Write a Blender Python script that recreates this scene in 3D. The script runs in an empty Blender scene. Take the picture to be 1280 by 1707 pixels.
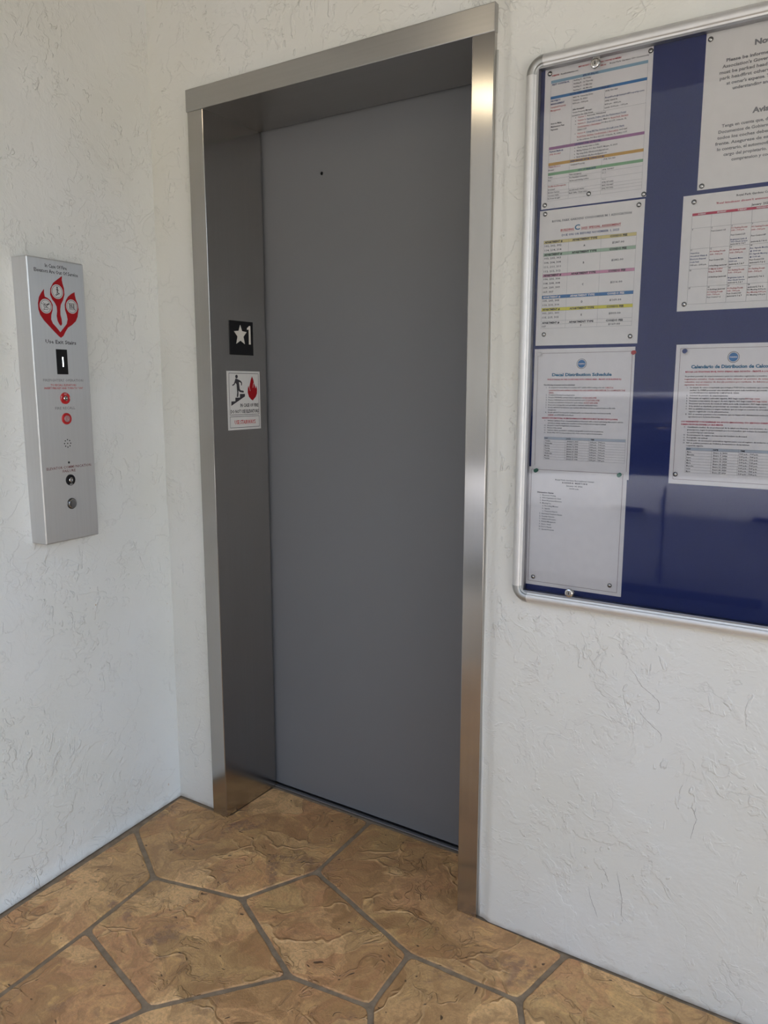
import bpy, bmesh, math, random
from mathutils import Vector, Matrix
SC = bpy.context.scene
COL = SC.collection

# ------------------------------------------------------------------ camera
CAM = Vector((1.8916, -1.6837, 1.3729))
YAW, PITCH, ROLL, FPX = 0.56745, -0.16141, 0.00046, 1288.28
cd = bpy.data.cameras.new('camera')
cd.sensor_fit = 'HORIZONTAL'; cd.sensor_width = 36.0; cd.lens = FPX / 1280 * 36.0
cd.clip_start = 0.02; cd.clip_end = 500
cam = bpy.data.objects.new('camera', cd); COL.objects.link(cam)
fw = Vector((-math.sin(YAW) * math.cos(PITCH), math.cos(YAW) * math.cos(PITCH), math.sin(PITCH)))
rt = Vector((math.cos(YAW), math.sin(YAW), 0)); up = rt.cross(fw)
rt, up = rt * math.cos(ROLL) + up * math.sin(ROLL), -rt * math.sin(ROLL) + up * math.cos(ROLL)
M = Matrix((rt, up, -fw)).transposed().to_4x4(); M.translation = CAM
cam.matrix_world = M
SC.camera = cam

# ------------------------------------------------------------------ sky, sun, exposure
w = bpy.data.worlds.new('world'); SC.world = w; w.use_nodes = True
wn = w.node_tree.nodes; wl = w.node_tree.links
bg = wn['Background']; sky = wn.new('ShaderNodeTexSky')
sky.sky_type = 'NISHITA'; sky.sun_disc = False; sky.sun_elevation = math.radians(48)
sky.sun_rotation = math.radians(20); sky.air_density = 1.0; sky.dust_density = 3.5; sky.ozone_density = 1.0
hz = wn.new('ShaderNodeMix'); hz.data_type = 'RGBA'; hz.inputs[0].default_value = .35
bw = wn.new('ShaderNodeRGBToBW'); wl.new(sky.outputs[0], bw.inputs[0]); wl.new(sky.outputs[0], hz.inputs[6]); wl.new(bw.outputs[0], hz.inputs[7])
wl.new(hz.outputs[2], bg.inputs[0]); bg.inputs[1].default_value = 0.22
sd = bpy.data.lights.new('sun', 'SUN'); sd.energy = 2.6; sd.angle = math.radians(0.6); sd.color = (1, .95, .87)
sun = bpy.data.objects.new('sun', sd); COL.objects.link(sun)
sun.rotation_euler = Vector((-0.30, -0.42, -1.0)).to_track_quat('-Z', 'Y').to_euler()
sun.location = (2, 6, 9)
vs = SC.view_settings
vs.view_transform = 'Standard'; vs.look = 'None'; vs.gamma = 1.0; vs.use_curve_mapping = False
vs.exposure = 2.08

# ------------------------------------------------------------------ materials
def new_mat(name):
    m = bpy.data.materials.new(name); m.use_nodes = True
    nt = m.node_tree; return m, nt, nt.nodes['Principled BSDF']
class NT:
    def __init__(s, nt): s.nt = nt
    def n(s, typ, ins=None, **kw):
        nd = s.nt.nodes.new(typ)
        for k, v in kw.items(): setattr(nd, k, v)
        for k, v in (ins or {}).items():
            if hasattr(v, 'links') or isinstance(v, bpy.types.NodeSocket): s.nt.links.new(v, nd.inputs[k])
            else: nd.inputs[k].default_value = v
        return nd
    def math(s, op, a, b=0.0, c=0.0, clamp=False):
        return s.n('ShaderNodeMath', {0: a, 1: b, 2: c}, operation=op, use_clamp=clamp).outputs[0]
    def ramp(s, fac, stops, interp='LINEAR'):
        r = s.n('ShaderNodeValToRGB', {0: fac}); cr = r.color_ramp; cr.interpolation = interp
        while len(cr.elements) < len(stops): cr.elements.new(0.5)
        for e, (p, c) in zip(cr.elements, stops):
            e.position = p; e.color = (c, c, c, 1) if isinstance(c, (int, float)) else (*c, 1)
        return r.outputs[0]
    def noise(s, vec, scale, detail=3, rough=.5, dist=0.0, out=0):
        return s.n('ShaderNodeTexNoise', {'Vector': vec, 'Scale': scale, 'Detail': detail, 'Roughness': rough, 'Distortion': dist}).outputs[out]
    def mix(s, f, a, b, mode='MIX'):
        m = s.n('ShaderNodeMix', data_type='RGBA', blend_type=mode)
        for i, v in ((0, f), (6, a), (7, b)):
            if isinstance(v, bpy.types.NodeSocket): s.nt.links.new(v, m.inputs[i])
            else: m.inputs[i].default_value = (*v, 1) if isinstance(v, tuple) and len(v) == 3 else v
        return m.outputs[2]
    def link(s, a, b): s.nt.links.new(a, b)
MATS = {}
def plain(name, col, rough=.5, metal=0.0, emit=None, spec=None):
    if name in MATS: return MATS[name]
    m, nt, b = new_mat(name)
    b.inputs['Roughness'].default_value = rough; b.inputs['Metallic'].default_value = metal
    N = NT(nt); tc = N.n('ShaderNodeTexCoord')
    v = N.noise(tc.outputs['Object'], 60, 3)
    dk = tuple(c * .9 for c in col)
    N.link(N.mix(v, col, dk), b.inputs['Base Color'])
    if spec is not None: b.inputs['Specular IOR Level'].default_value = spec
    if emit: b.inputs['Emission Color'].default_value = (*emit[0], 1); b.inputs['Emission Strength'].default_value = emit[1]
    MATS[name] = m; return m

def stucco_mat(name, base, spots=()):
    m, nt, b = new_mat(name); N = NT(nt); axis_z = not name.endswith('left')
    tc = N.n('ShaderNodeTexCoord'); co = tc.outputs['Object']
    wv = N.noise(co, 3.0, 2, out=1)
    wp = N.n('ShaderNodeVectorMath', {0: wv, 1: (.12, .12, .12)}, operation='MULTIPLY')
    cw = N.n('ShaderNodeVectorMath', {0: co, 1: wp.outputs[0]}, operation='ADD').outputs[0]
    zone = N.ramp(N.noise(co, 3.4, 2), [(.36, 0), (.60, 1)])
    zone2 = N.ramp(N.noise(cw, 6.5, 2), [(.45, 0), (.58, 1)])
    # trowel plateaus with sharp ragged lips
    n1 = N.noise(cw, 6.5, 5, .6, .25)
    p1 = N.ramp(n1, [(.485, 0), (.505, 1)])
    n2 = N.noise(cw, 26, 3, .6, .3)
    p2 = N.ramp(n2, [(.58, 0), (.62, 1)])
    n3 = N.noise(cw, 11, 3, .5, .7)
    rd = N.math('ABSOLUTE', N.math('SUBTRACT', n3, .5))
    ridge = N.ramp(rd, [(0, 1), (.022, 0)])
    cl = N.noise(cw, 5.5, 6, .5, .3)
    cr = N.ramp(N.math('ABSOLUTE', N.math('SUBTRACT', cl, .53)), [(0, 1), (.006, 0)])
    crk = N.math('MULTIPLY', cr, zone2)
    soft = N.noise(co, 5, 3)
    fine = N.noise(co, 120, 3)
    zb = N.ramp(N.noise(co, 2.3, 3, .6), [(.48, 0), (.56, 1)])
    p1s = N.ramp(n1, [(.40, 0), (.60, 1)])
    h = N.math('ADD', N.math('MULTIPLY', N.math('MULTIPLY', p1, zb), .55), N.math('MULTIPLY', p1s, .8))
    n5 = N.noise(N.n('ShaderNodeVectorMath', {0: cw, 1: (1.5, 1.5, .7) if axis_z else (1.5, .7, 1.5)}, operation='MULTIPLY').outputs[0], 26, 3, .6, .5)
    h = N.math('ADD', h, N.math('MULTIPLY', N.math('MULTIPLY', N.ramp(n5, [(.60, 0), (.64, 1)]), N.ramp(N.noise(co, 4.5, 2), [(.45, 0), (.6, 1)])), 1.1))
    h = N.math('ADD', h, N.math('MULTIPLY', N.math('MULTIPLY', p2, zone), .75))
    h = N.math('ADD', h, N.math('MULTIPLY', N.math('MULTIPLY', ridge, N.math('MULTIPLY', zone2, zone)), .6))
    h = N.math('SUBTRACT', h, N.math('MULTIPLY', crk, .45))
    h = N.math('ADD', h, N.math('MULTIPLY', soft, 1.6))
    h = N.math('ADD', h, N.math('MULTIPLY', fine, .12))
    bp = N.n('ShaderNodeBump', {'Strength': .85, 'Distance': .0017, 'Height': h})
    N.link(bp.outputs[0], b.inputs['Normal'])
    col = N.mix(N.ramp(N.noise(co, 1.7, 4), [(.35, 0), (.65, 1)]), base, tuple(c * f for c, f in zip(base, (.965, .95, .90))))
    col = N.mix(N.math('MULTIPLY', crk, .12), col, (.25, .24, .22))
    sp = N.ramp(N.noise(co, 75, 2), [(.80, 0), (.83, 1)])
    col = N.mix(N.math('MULTIPLY', sp, .35), col, (.30, .27, .22))
    # grime at the foot of the wall
    sx = N.n('ShaderNodeSeparateXYZ', {0: tc.outputs['Object']})
    zc = sx.outputs[1] if spots is not None and name.endswith('left') else sx.outputs[2]
    g = N.math('ADD', zc, N.math('MULTIPLY', N.noise(co, 22, 4), .03))
    col = N.mix(N.ramp(g, [(.012, .55), (.028, 0)]), col, (.27, .19, .12))
    for (cx, cy, rx, ry) in spots or ():
        dx = N.math('DIVIDE', N.math('SUBTRACT', sx.outputs[0], cx), rx)
        dy = N.math('DIVIDE', N.math('SUBTRACT', sx.outputs[1], cy), ry)
        d = N.math('SQRT', N.math('ADD', N.math('MULTIPLY', dx, dx), N.math('MULTIPLY', dy, dy)))
        d = N.math('ADD', d, N.math('MULTIPLY', N.noise(co, 260, 2), 1.2))
        col = N.mix(N.ramp(d, [(.9, .85), (1.35, 0)]), col, (.42, .22, .05))
    N.link(col, b.inputs['Base Color'])
    b.inputs['Roughness'].default_value = .55
    b.inputs['Specular IOR Level'].default_value = .3
    return m

def stone_mat(name, seed=0.0):
    m, nt, b = new_mat(name); N = NT(nt)
    tc = N.n('ShaderNodeTexCoord')
    co = N.n('ShaderNodeVectorMath', {0: tc.outputs['Object'], 1: (seed, seed * .7, 0)}, operation='ADD').outputs[0]
    wv = N.noise(co, 5.0, 3, out=1)
    wp = N.n('ShaderNodeVectorMath', {0: wv, 1: (.30, .30, .30)}, operation='MULTIPLY')
    cw = N.n('ShaderNodeVectorMath', {0: co, 1: wp.outputs[0]}, operation='ADD').outputs[0]
    vo = N.n('ShaderNodeTexVoronoi', {'Vector': cw, 'Scale': 6.0, 'Randomness': 1.0}, feature='F1')
    vr = N.n('ShaderNodeSeparateColor', {0: vo.outputs['Color']}).outputs[0]
    ve = N.n('ShaderNodeTexVoronoi', {'Vector': cw, 'Scale': 6.0, 'Randomness': 1.0}, feature='DISTANCE_TO_EDGE').outputs['Distance']
    v2 = N.n('ShaderNodeTexVoronoi', {'Vector': cw, 'Scale': 3.4, 'Randomness': 1.0}, feature='F1')
    vr2 = N.n('ShaderNodeSeparateColor', {0: v2.outputs['Color']}).outputs[1]
    big = N.noise(cw, 3.2, 4, .55, .8)
    med = N.noise(cw, 14, 5, .65, .8)
    c = N.ramp(big, [(.30, (.34, .225, .115)), (.44, (.50, .345, .175)), (.53, (.47, .270, .145)), (.62, (.60, .410, .215)), (.74, (.36, .205, .115))])
    c = N.mix(N.math('MULTIPLY', N.ramp(vr, [(.35, 0), (.40, 1)]), .42), c, (.42, .225, .130))
    c = N.mix(N.math('MULTIPLY', N.ramp(vr, [(.72, 0), (.76, 1)]), .55), c, (.70, .50, .28))
    c = N.mix(N.math('MULTIPLY', N.ramp(vr2, [(.60, 0), (.66, 1)]), .38), c, (.20, .115, .045))
    c = N.mix(N.math('MULTIPLY', N.ramp(med, [(.38, 1), (.52, 0)]), .50), c, (.19, .105, .045))
    gr = N.noise(co, 120, 4, .75)
    c = N.mix(N.math('MULTIPLY', N.ramp(gr, [(.38, 1), (.56, 0)]), .45), c, (.27, .165, .085))
    c = N.mix(N.math('MULTIPLY', N.ramp(med, [(.58, 0), (.70, 1)]), .45), c, (.70, .47, .22))
    # purple-brown scuffed patches
    sc = N.math('MULTIPLY', N.ramp(N.noise(co, 5, 3, .6, .5), [(.60, 0), (.66, 1)]), N.ramp(N.noise(co, 46, 3, .6), [(.42, 0), (.55, 1)]))
    c = N.mix(N.math('MULTIPLY', sc, .6), c, (.17, .105, .085))
    # small dark pits
    pv = N.n('ShaderNodeTexVoronoi', {'Vector': N.n('ShaderNodeVectorMath', {0: cw, 1: (1, 1.6, 1)}, operation='MULTIPLY').outputs[0], 'Scale': 26}, feature='F1')
    pr = N.n('ShaderNodeSeparateColor', {0: pv.outputs['Color']}).outputs[2]
    pit = N.math('MULTIPLY', N.ramp(pv.outputs['Distance'], [(.10, 1), (.15, 0)]), N.ramp(pr, [(.62, 0), (.66, 1)]))
    c = N.mix(N.math('MULTIPLY', pit, .8), c, (.045, .03, .02))
    lipc = N.math('MULTIPLY', N.ramp(ve, [(.006, 1), (.028, 0)]), N.ramp(N.noise(co, 7, 3), [(.50, 0), (.60, 1)]))
    c = N.mix(N.math('MULTIPLY', lipc, .30), c, (.72, .50, .27))
    c = N.mix(1.0, c, (1.38, 1.24, 1.0), 'MULTIPLY')
    N.link(c, b.inputs['Base Color'])
    # trowel ridges: thin raised lips where strokes met, plus fine sandy grain
    lip = N.ramp(ve, [(.0, 1), (.035, 0)])
    lipm = N.math('MULTIPLY', lip, N.ramp(N.noise(co, 7, 3), [(.48, 0), (.60, 1)]))
    tilt = N.math('MULTIPLY', vr, .9)
    rr = N.math('ABSOLUTE', N.math('SUBTRACT', N.noise(cw, 9, 3, .5, 1.5), .5))
    rid = N.math('MULTIPLY', N.ramp(rr, [(0, 1), (.022, 0)]), N.ramp(N.noise(co, 6, 2), [(.48, 0), (.6, 1)]))
    h = N.math('ADD', N.math('MULTIPLY', lipm, 1.4), N.math('MULTIPLY', tilt, 1.2))
    h = N.math('ADD', h, N.math('MULTIPLY', rid, .9))
    h = N.math('ADD', h, N.math('MULTIPLY', med, 1.0))
    h = N.math('ADD', h, N.math('MULTIPLY', N.noise(co, 170, 3, .7), .5))
    h = N.math('ADD', h, N.math('MULTIPLY', sc, .35))
    h = N.math('SUBTRACT', h, N.math('MULTIPLY', pit, .6))
    bp = N.n('ShaderNodeBump', {'Strength': 1.0, 'Distance': .0030, 'Height': h})
    N.link(bp.outputs[0], b.inputs['Normal'])
    N.link(N.ramp(med, [(.3, .36), (.7, .52)]), b.inputs['Roughness'])
    b.inputs['Specular IOR Level'].default_value = .45
    return m

def steel_mat(name, axis, col=(.51, .49, .465), rough=.27, streak=.05):
    """brushed stainless; axis = index of the brushing direction in object space"""
    m, nt, b = new_mat(name); N = NT(nt)
    tc = N.n('ShaderNodeTexCoord')
    sc = [160, 160, 160]; sc[axis] = 2
    st = N.n('ShaderNodeVectorMath', {0: tc.outputs['Object'], 1: tuple(sc)}, operation='MULTIPLY').outputs[0]
    s = N.noise(st, 1, 2)
    cl = N.noise(tc.outputs['Object'], 3.5, 2)
    c = N.mix(s, col, tuple(x * .90 for x in col))
    c = N.mix(N.math('MULTIPLY', N.ramp(cl, [(.4, 0), (.7, 1)]), .3), c, tuple(x * f for x, f in zip(col, (.88, .82, .76))))
    N.link(c, b.inputs['Base Color'])
    b.inputs['Metallic'].default_value = 1
    b.inputs['Roughness'].default_value = rough
    b.inputs['Anisotropic'].default_value = .75
    tg = N.n('ShaderNodeVectorTransform', {0: tuple(1.0 if k == axis else (.03, .05, .04)[k] for k in range(3))}, vector_type='VECTOR', convert_from='OBJECT', convert_to='WORLD')
    ge = N.n('ShaderNodeNewGeometry'); cx = N.n('ShaderNodeVectorMath', {0: ge.outputs['Normal'], 1: tg.outputs[0]}, operation='CROSS_PRODUCT')
    N.link(cx.outputs[0], b.inputs['Tangent'])
    return m

M_WALL_L = stucco_mat('stucco_left', (.735, .742, .72), [(-.305, .747, .0038, .0062), (-.0234, .680, .002, .004), (-.0533, .0654, .003, .012), (-.023, .62, .0018, .005)])
M_WALL_B = stucco_mat('stucco_back', (.735, .728, .685), None)
M_STONE = stone_mat('stamped_stone')
M_STEEL_V = steel_mat('stainless_vertical_brush', 2, rough=.19)
M_STEEL_H = steel_mat('stainless_horizontal_brush', 0, (.50, .49, .475), .30)
M_STEEL_P = steel_mat('stainless_panel_brush', 1, (.68, .68, .68), .42)
def grout_mat():
    m, nt, b = new_mat('joint_mortar'); N = NT(nt); tc = N.n('ShaderNodeTexCoord')
    n = N.noise(tc.outputs['Object'], 35, 5, .6)
    N.link(N.ramp(n, [(.3, (.20, .145, .090)), (.7, (.34, .255, .165))]), b.inputs['Base Color'])
    b.inputs['Roughness'].default_value = .8
    bp = N.n('ShaderNodeBump', {'Strength': .5, 'Distance': .002, 'Height': N.noise(tc.outputs['Object'], 140, 3)})
    N.link(bp.outputs[0], b.inputs['Normal']); return m
M_GROUT = grout_mat()
def door_mat():
    m, nt, b = new_mat('grey_door_enamel'); N = NT(nt); tc = N.n('ShaderNodeTexCoord')
    st = N.n('ShaderNodeVectorMath', {0: tc.outputs['Object'], 1: (300, 300, 8)}, operation='MULTIPLY').outputs[0]
    n = N.noise(tc.outputs['Object'], 1.6, 3)
    N.link(N.mix(n, (.185, .187, .195), (.165, .166, .170)), b.inputs['Base Color'])
    b.inputs['Roughness'].default_value = .52; b.inputs['Metallic'].default_value = .1
    bp = N.n('ShaderNodeBump', {'Strength': .08, 'Distance': .0006, 'Height': N.math('ADD', N.noise(st, 1, 2), N.math('MULTIPLY', N.noise(tc.outputs['Object'], 3, 2), 2))})
    N.link(bp.outputs[0], b.inputs['Normal']); return m
M_DOOR = door_mat()
def fabric_mat():
    m, nt, b = new_mat('blue_board_felt'); N = NT(nt); tc = N.n('ShaderNodeTexCoord')
    n = N.noise(tc.outputs['Object'], 500, 2)
    N.link(N.mix(n, (.011, .022, .120), (.017, .033, .165)), b.inputs['Base Color'])
    b.inputs['Roughness'].default_value = .9
    bp = N.n('ShaderNodeBump', {'Strength': .3, 'Distance': .0004, 'Height': n})
    N.link(bp.outputs[0], b.inputs['Normal']); return m
M_FELT = fabric_mat()
def pane_mat():
    m = bpy.data.materials.new('clear_acrylic'); m.use_nodes = True; nt = m.node_tree; nt.nodes.clear(); N = NT(nt)
    o = N.n('ShaderNodeOutputMaterial'); t = N.n('ShaderNodeBsdfTransparent', {0: (.985, .985, .985, 1)})
    g = N.n('ShaderNodeBsdfGlossy', {'Roughness': .03}); f = N.n('ShaderNodeFresnel', {0: 1.49})
    mx = N.n('ShaderNodeMixShader', {0: f.outputs[0], 1: t.outputs[0], 2: g.outputs[0]})
    N.link(mx.outputs[0], o.inputs[0]); return m
M_PANE = pane_mat()
M_ALU = plain('satin_aluminium', (.80, .79, .77), .52, .75)
M_ALU2 = plain('grey_aluminium', (.42, .42, .43), .38, 1.0)
M_CORNER = plain('cast_corner', (.50, .50, .48), .42, .9)
M_CHROME = plain('chrome', (.70, .68, .65), .18, 1.0)
M_DARK = plain('black_recess', (.012, .012, .012), .6)
M_BLACK = plain('black_plastic', (.008, .008, .009), .55, spec=.3)
M_WHITEP = plain('raised_white', (.74, .70, .62), .5)
M_PAPER = plain('paper', (.93, .89, .87), .8)
M_PAPER2 = plain('paper_cream', (.93, .89, .845), .8)
M_STICK = plain('sticker_white', (.72, .70, .66), .45)
def ink(name, c): return plain('ink_' + name, c, .7, spec=.2)
INK = dict(k=ink('black', (.055, .05, .055)), r=ink('red', (.52, .055, .06)), b=ink('navy', (.05, .08, .22)), t=ink('teal', (.07, .22, .36)),
  lb=ink('light_blue', (.30, .47, .60)), mb=ink('mid_blue', (.07, .22, .48)), pu=ink('purple', (.38, .17, .34)), o=ink('orange', (.66, .38, .09)),
  g=ink('green', (.26, .48, .27)), y=ink('pale_yellow', (.80, .68, .30)), pk=ink('pink', (.72, .34, .48)), yy=ink('yellow', (.83, .74, .10)),
  w=ink('white', (.85, .83, .82)), cr=ink('crimson', (.60, .07, .12)), gr=ink('grey', (.30, .29, .29)), lg=ink('pale_blue_grey', (.55, .60, .66)),
  sg=ink('sage', (.45, .60, .44)), fr=ink('flame_red', (.34, .009, .013)), br=ink('border_brown', (.22, .10, .10)), gt=ink('grey_green_text', (.16, .26, .20)))

# ------------------------------------------------------------------ helpers
def frame(org, u, v, wv):
    m = Matrix((Vector(u), Vector(v), Vector(wv))).transposed().to_4x4(); m.translation = Vector(org); return m
def link(o, parent=None):
    COL.objects.link(o)
    if parent is not None: o.parent = parent
    return o
def obj(name, verts, faces, mat, parent=None, mw=None, smooth=False, bevel=0, seg=2, mi=None):
    me = bpy.data.meshes.new(name); me.from_pydata([tuple(v) for v in verts], [], faces)
    mats = mat if isinstance(mat, list) else [mat]
    for x in mats: me.materials.append(x)
    if mi: me.polygons.foreach_set('material_index', mi)
    if smooth: me.polygons.foreach_set('use_smooth', [True] * len(me.polygons))
    me.update(); o = bpy.data.objects.new(name, me); link(o, parent)
    if mw is not None: o.matrix_world = mw
    if bevel:
        b = o.modifiers.new('bevel', 'BEVEL'); b.width = bevel; b.segments = seg; b.limit_method = 'ANGLE'; b.angle_limit = math.radians(40)
        b.harden_normals = False
    return o
def from_bm(name, bm, mat, parent=None, mw=None, smooth=False, bevel=0):
    bmesh.ops.recalc_face_normals(bm, faces=bm.faces)
    me = bpy.data.meshes.new(name); bm.to_mesh(me); bm.free(); me.materials.append(mat)
    if smooth:
        for p in me.polygons: p.use_smooth = True
    o = bpy.data.objects.new(name, me); link(o, parent)
    if mw is not None: o.matrix_world = mw
    if bevel:
        b = o.modifiers.new('bevel', 'BEVEL'); b.width = bevel; b.segments = 2; b.limit_method = 'ANGLE'; b.angle_limit = math.radians(40)
    return o
def thing(name, label, cat, mw=None, group=None):
    o = bpy.data.objects.new(name, None); COL.objects.link(o); o.empty_display_size = .05
    if mw is not None: o.matrix_world = mw
    return tag(o, label, cat, group)
def tag(o, label=None, cat=None, group=None, kind=None):
    if label: o['label'] = label
    if cat: o['category'] = cat
    if group: o['group'] = group
    if kind: o['kind'] = kind
    return o
def box(x0, x1, y0, y1, z0, z1):
    v = [(x, y, z) for z in (z0, z1) for y in (y0, y1) for x in (x0, x1)]
    f = [(0, 2, 3, 1), (4, 5, 7, 6), (0, 1, 5, 4), (2, 6, 7, 3), (0, 4, 6, 2), (1, 3, 7, 5)]
    return v, f
def prism(poly, z0, z1):
    """poly (x,y) counter-clockwise, extruded along z"""
    n = len(poly)
    v = [(x, y, z0) for x, y in poly] + [(x, y, z1) for x, y in poly]
    f = [tuple(range(n - 1, -1, -1)), tuple(range(n, 2 * n))] + [(i, (i + 1) % n, (i + 1) % n + n, i + n) for i in range(n)]
    return v, f
def lathe(prof, seg=24, cx=0, cy=0, sx=1, sy=1):
    """prof: (radius, z) from outer base to the tip; around local z"""
    v, f = [], []
    for r, z in prof:
        for k in range(seg):
            a = 2 * math.pi * k / seg; v.append((cx + r * math.cos(a) * sx, cy + r * math.sin(a) * sy, z))
    for i in range(len(prof) - 1):
        for k in range(seg):
            a = i * seg + k; b_ = i * seg + (k + 1) % seg
            f.append((a, b_, b_ + seg, a + seg))
    f.append(tuple(range((len(prof) - 1) * seg, len(prof) * seg)))
    f.append(tuple(range(seg - 1, -1, -1)))
    return v, f

class Print:
    """flat print gathered into one mesh: lettering, rules, coloured bars"""
    def __init__(s): s.v, s.f, s.m, s.mats = [], [], [], []
    def mi(s, k):
        mt = INK[k] if isinstance(k, str) else k
        if mt not in s.mats: s.mats.append(mt)
        return s.mats.index(mt)
    def poly(s, pts, k, z=.0004):
        n = len(s.v); s.v += [(x, y, z) for x, y in pts]; s.f.append(tuple(range(n, n + len(pts)))); s.m.append(s.mi(k))
    def rect(s, x0, y0, x1, y1, k, z=.0003): s.poly([(x0, y0), (x1, y0), (x1, y1), (x0, y1)], k, z)
    def line(s, x0, y0, x1, y1, k='k', t=.0005, z=.0004):
        dx, dy = x1 - x0, y1 - y0; l = math.hypot(dx, dy) or 1; nx, ny = -dy / l * t / 2, dx / l * t / 2
        s.poly([(x0 - nx, y0 - ny), (x1 - nx, y1 - ny), (x1 + nx, y1 + ny), (x0 + nx, y0 + ny)], k, z)
    def disc(s, cx, cy, r, k, z=.0005, ry=None, n=28):
        s.poly([(cx + r * math.cos(2 * math.pi * i / n), cy + (ry or r) * math.sin(2 * math.pi * i / n)) for i in range(n)], k, z)
    def ring(s, cx, cy, r0, r1, k, z=.0006, n=28):
        for i in range(n):
            a, b = 2 * math.pi * i / n, 2 * math.pi * (i + 1) / n
            s.poly([(cx + r0 * math.cos(a), cy + r0 * math.sin(a)), (cx + r1 * math.cos(a), cy + r1 * math.sin(a)),
                    (cx + r1 * math.cos(b), cy + r1 * math.sin(b)), (cx + r0 * math.cos(b), cy + r0 * math.sin(b))], k, z)
    def text(s, t, x, y, h, W=None, al='l', k='k', bold=.0, z=.0006, res=1, slant=0.0, rot=0.0, maxw=None):
        """cap height h; W = total width, if given; al = l, c or r about x"""
        if h < .0108: bold += .016
        cu = bpy.data.curves.new('t', 'FONT'); cu.body = t; cu.size = 1; cu.resolution_u = res; cu.offset = bold
        o = bpy.data.objects.new('t', cu); me = o.to_mesh()
        if me is None or not len(me.vertices): bpy.data.objects.remove(o); return
        vs_ = [vv.co.copy() for vv in me.vertices]; fs = [tuple(p.vertices) for p in me.polygons]
        o.to_mesh_clear(); bpy.data.objects.remove(o); bpy.data.curves.remove(cu)
        x0 = min(c.x for c in vs_); x1 = max(c.x for c in vs_)
        sy = h / .729; sx = sy * .95 if W is None else W / (x1 - x0)
        wd = (x1 - x0) * sx
        if maxw and wd > maxw: sx *= maxw / wd; wd = maxw
        ox = x - {'l': 0, 'c': wd / 2, 'r': wd}[al]
        n = len(s.v); ca, sa = math.cos(rot), math.sin(rot)
        for c in vs_:
            px = (c.x - x0) * sx + slant * c.y * sy + ox; py = c.y * sy + y
            if rot: px, py = x + (px - x) * ca - (py - y) * sa, y + (px - x) * sa + (py - y) * ca
            s.v.append((px, py, z))
        k_ = s.mi(k); s.f += [tuple(i + n for i in f) for f in fs]; s.m += [k_] * len(fs)
    def build(s, name, parent, label=None):
        o = obj(name, s.v, s.f, s.mats, parent, mi=s.m)
        if label: o['label'] = label
        return o

# ------------------------------------------------------------------ frames of reference
LD = Vector((.07413, -.99725, 0)); LN = Vector((.99725, .07413, 0))
F_LEFT = lambda s, z: frame(LD * s + Vector((0, 0, z)), -LD, (0, 0, 1), LN)     # on the left wall
F_BOARD = lambda x, z, y=0: frame((x, y, z), (1, 0, 0), (0, 0, 1), (0, -1, 0))   # on the back wall
F_JAMB = lambda y, z, x=.229: frame((x, y, z), (0, 1, 0), (0, 0, 1), (1, 0, 0))  # on the left jamb's return
CEIL = 2.72
rnd = random.Random(7)

# ------------------------------------------------------------------ room shell
def wob(a, b): return .0011 * math.sin(a * 5.1 + b * 3.3) + .0009 * math.sin(a * 11 - b * 7.7 + 1) + .0005 * math.sin(b * 23 + a * 17)
# left wall: front skin with a slight waviness, closed slab behind it
us = [-1.75 + i * .05 for i in range(36)] + [.02]; zs = [i * CEIL / 50 for i in range(51)]
V, Fc = [], []
for u_ in us:
    for z_ in zs:
        V.append((u_, z_, wob(u_, z_) if u_ > -1.74 else 0))
nz = len(zs)
for i in range(len(us) - 1):
    for j in range(nz - 1):
        a = i * nz + j; Fc.append((a, a + nz, a + nz + 1, a + 1))
b0 = len(V)
for u_ in (us[0], us[-1]):
    for z_ in (0, CEIL): V.append((u_, z_, -.18))
Fc += [(b0, b0 + 1, b0 + 3, b0 + 2), tuple([b0, b0 + 1] + [j for j in range(nz - 1, -1, -1)]),
       tuple([b0 + 3, b0 + 2] + [(len(us) - 1) * nz + j for j in range(nz)]),
       tuple([b0 + 1, b0 + 3] + [i * nz + nz - 1 for i in range(len(us) - 1, -1, -1)]),
       tuple([b0 + 2, b0] + [i * nz for i in range(len(us))])]
wl_ = obj('wall_left', V, Fc, M_WALL_L, mw=F_LEFT(0, 0), smooth=True); tag(wl_, kind='structure')

# back wall: grid skin with the lift doorway left open and a proud, eased step right of the doorway
OX0, OX1, OZ = .175, 1.108, 2.188
STEP = [(1.108, -.003), (1.121, -.004), (1.127, -.0045), (1.133, -.0062), (1.139, -.0085), (1.146, -.0112), (1.155, -.012)]
xs = [-.02, .0, .015, .03, .06, .09, .12, .15, OX0] + [OX0 + (OX1 - OX0) * i / 18 for i in range(1, 18)]
prof = [(x, 0) for x in xs] + STEP + [(1.2 + .06 * i, -.012) for i in range(47)]
zl = sorted(set([round(i * .045, 4) for i in range(49)] + [OZ] + [OZ + (CEIL - OZ) * i / 12 for i in range(1, 13)]))
zl = [z_ for z_ in zl if z_ <= CEIL and not (OZ - .03 < z_ < OZ)]
V, Fc = [], []
for x_, y_ in prof:
    for z_ in zl:
        edge = 1.108 < x_ < 1.15
        V.append((x_ + (.0025 * math.sin(z_ * 4.1) + .0012 * math.sin(z_ * 19) if edge else 0), y_ + (wob(x_, z_) * (.25 if x_ > 1.13 else .8) if x_ > 0 and x_ not in (OX0, OX1) else 0), z_))
nz = len(zl)
def inside(i, j): return prof[i][0] >= OX0 - 1e-6 and prof[i + 1][0] <= OX1 + 1e-6 and zl[j + 1] <= OZ + 1e-6
for i in range(len(prof) - 1):
    for j in range(nz - 1):
        if inside(i, j): continue
        a = i * nz + j; Fc.append((a, a + nz, a + nz + 1, a + 1))
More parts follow.
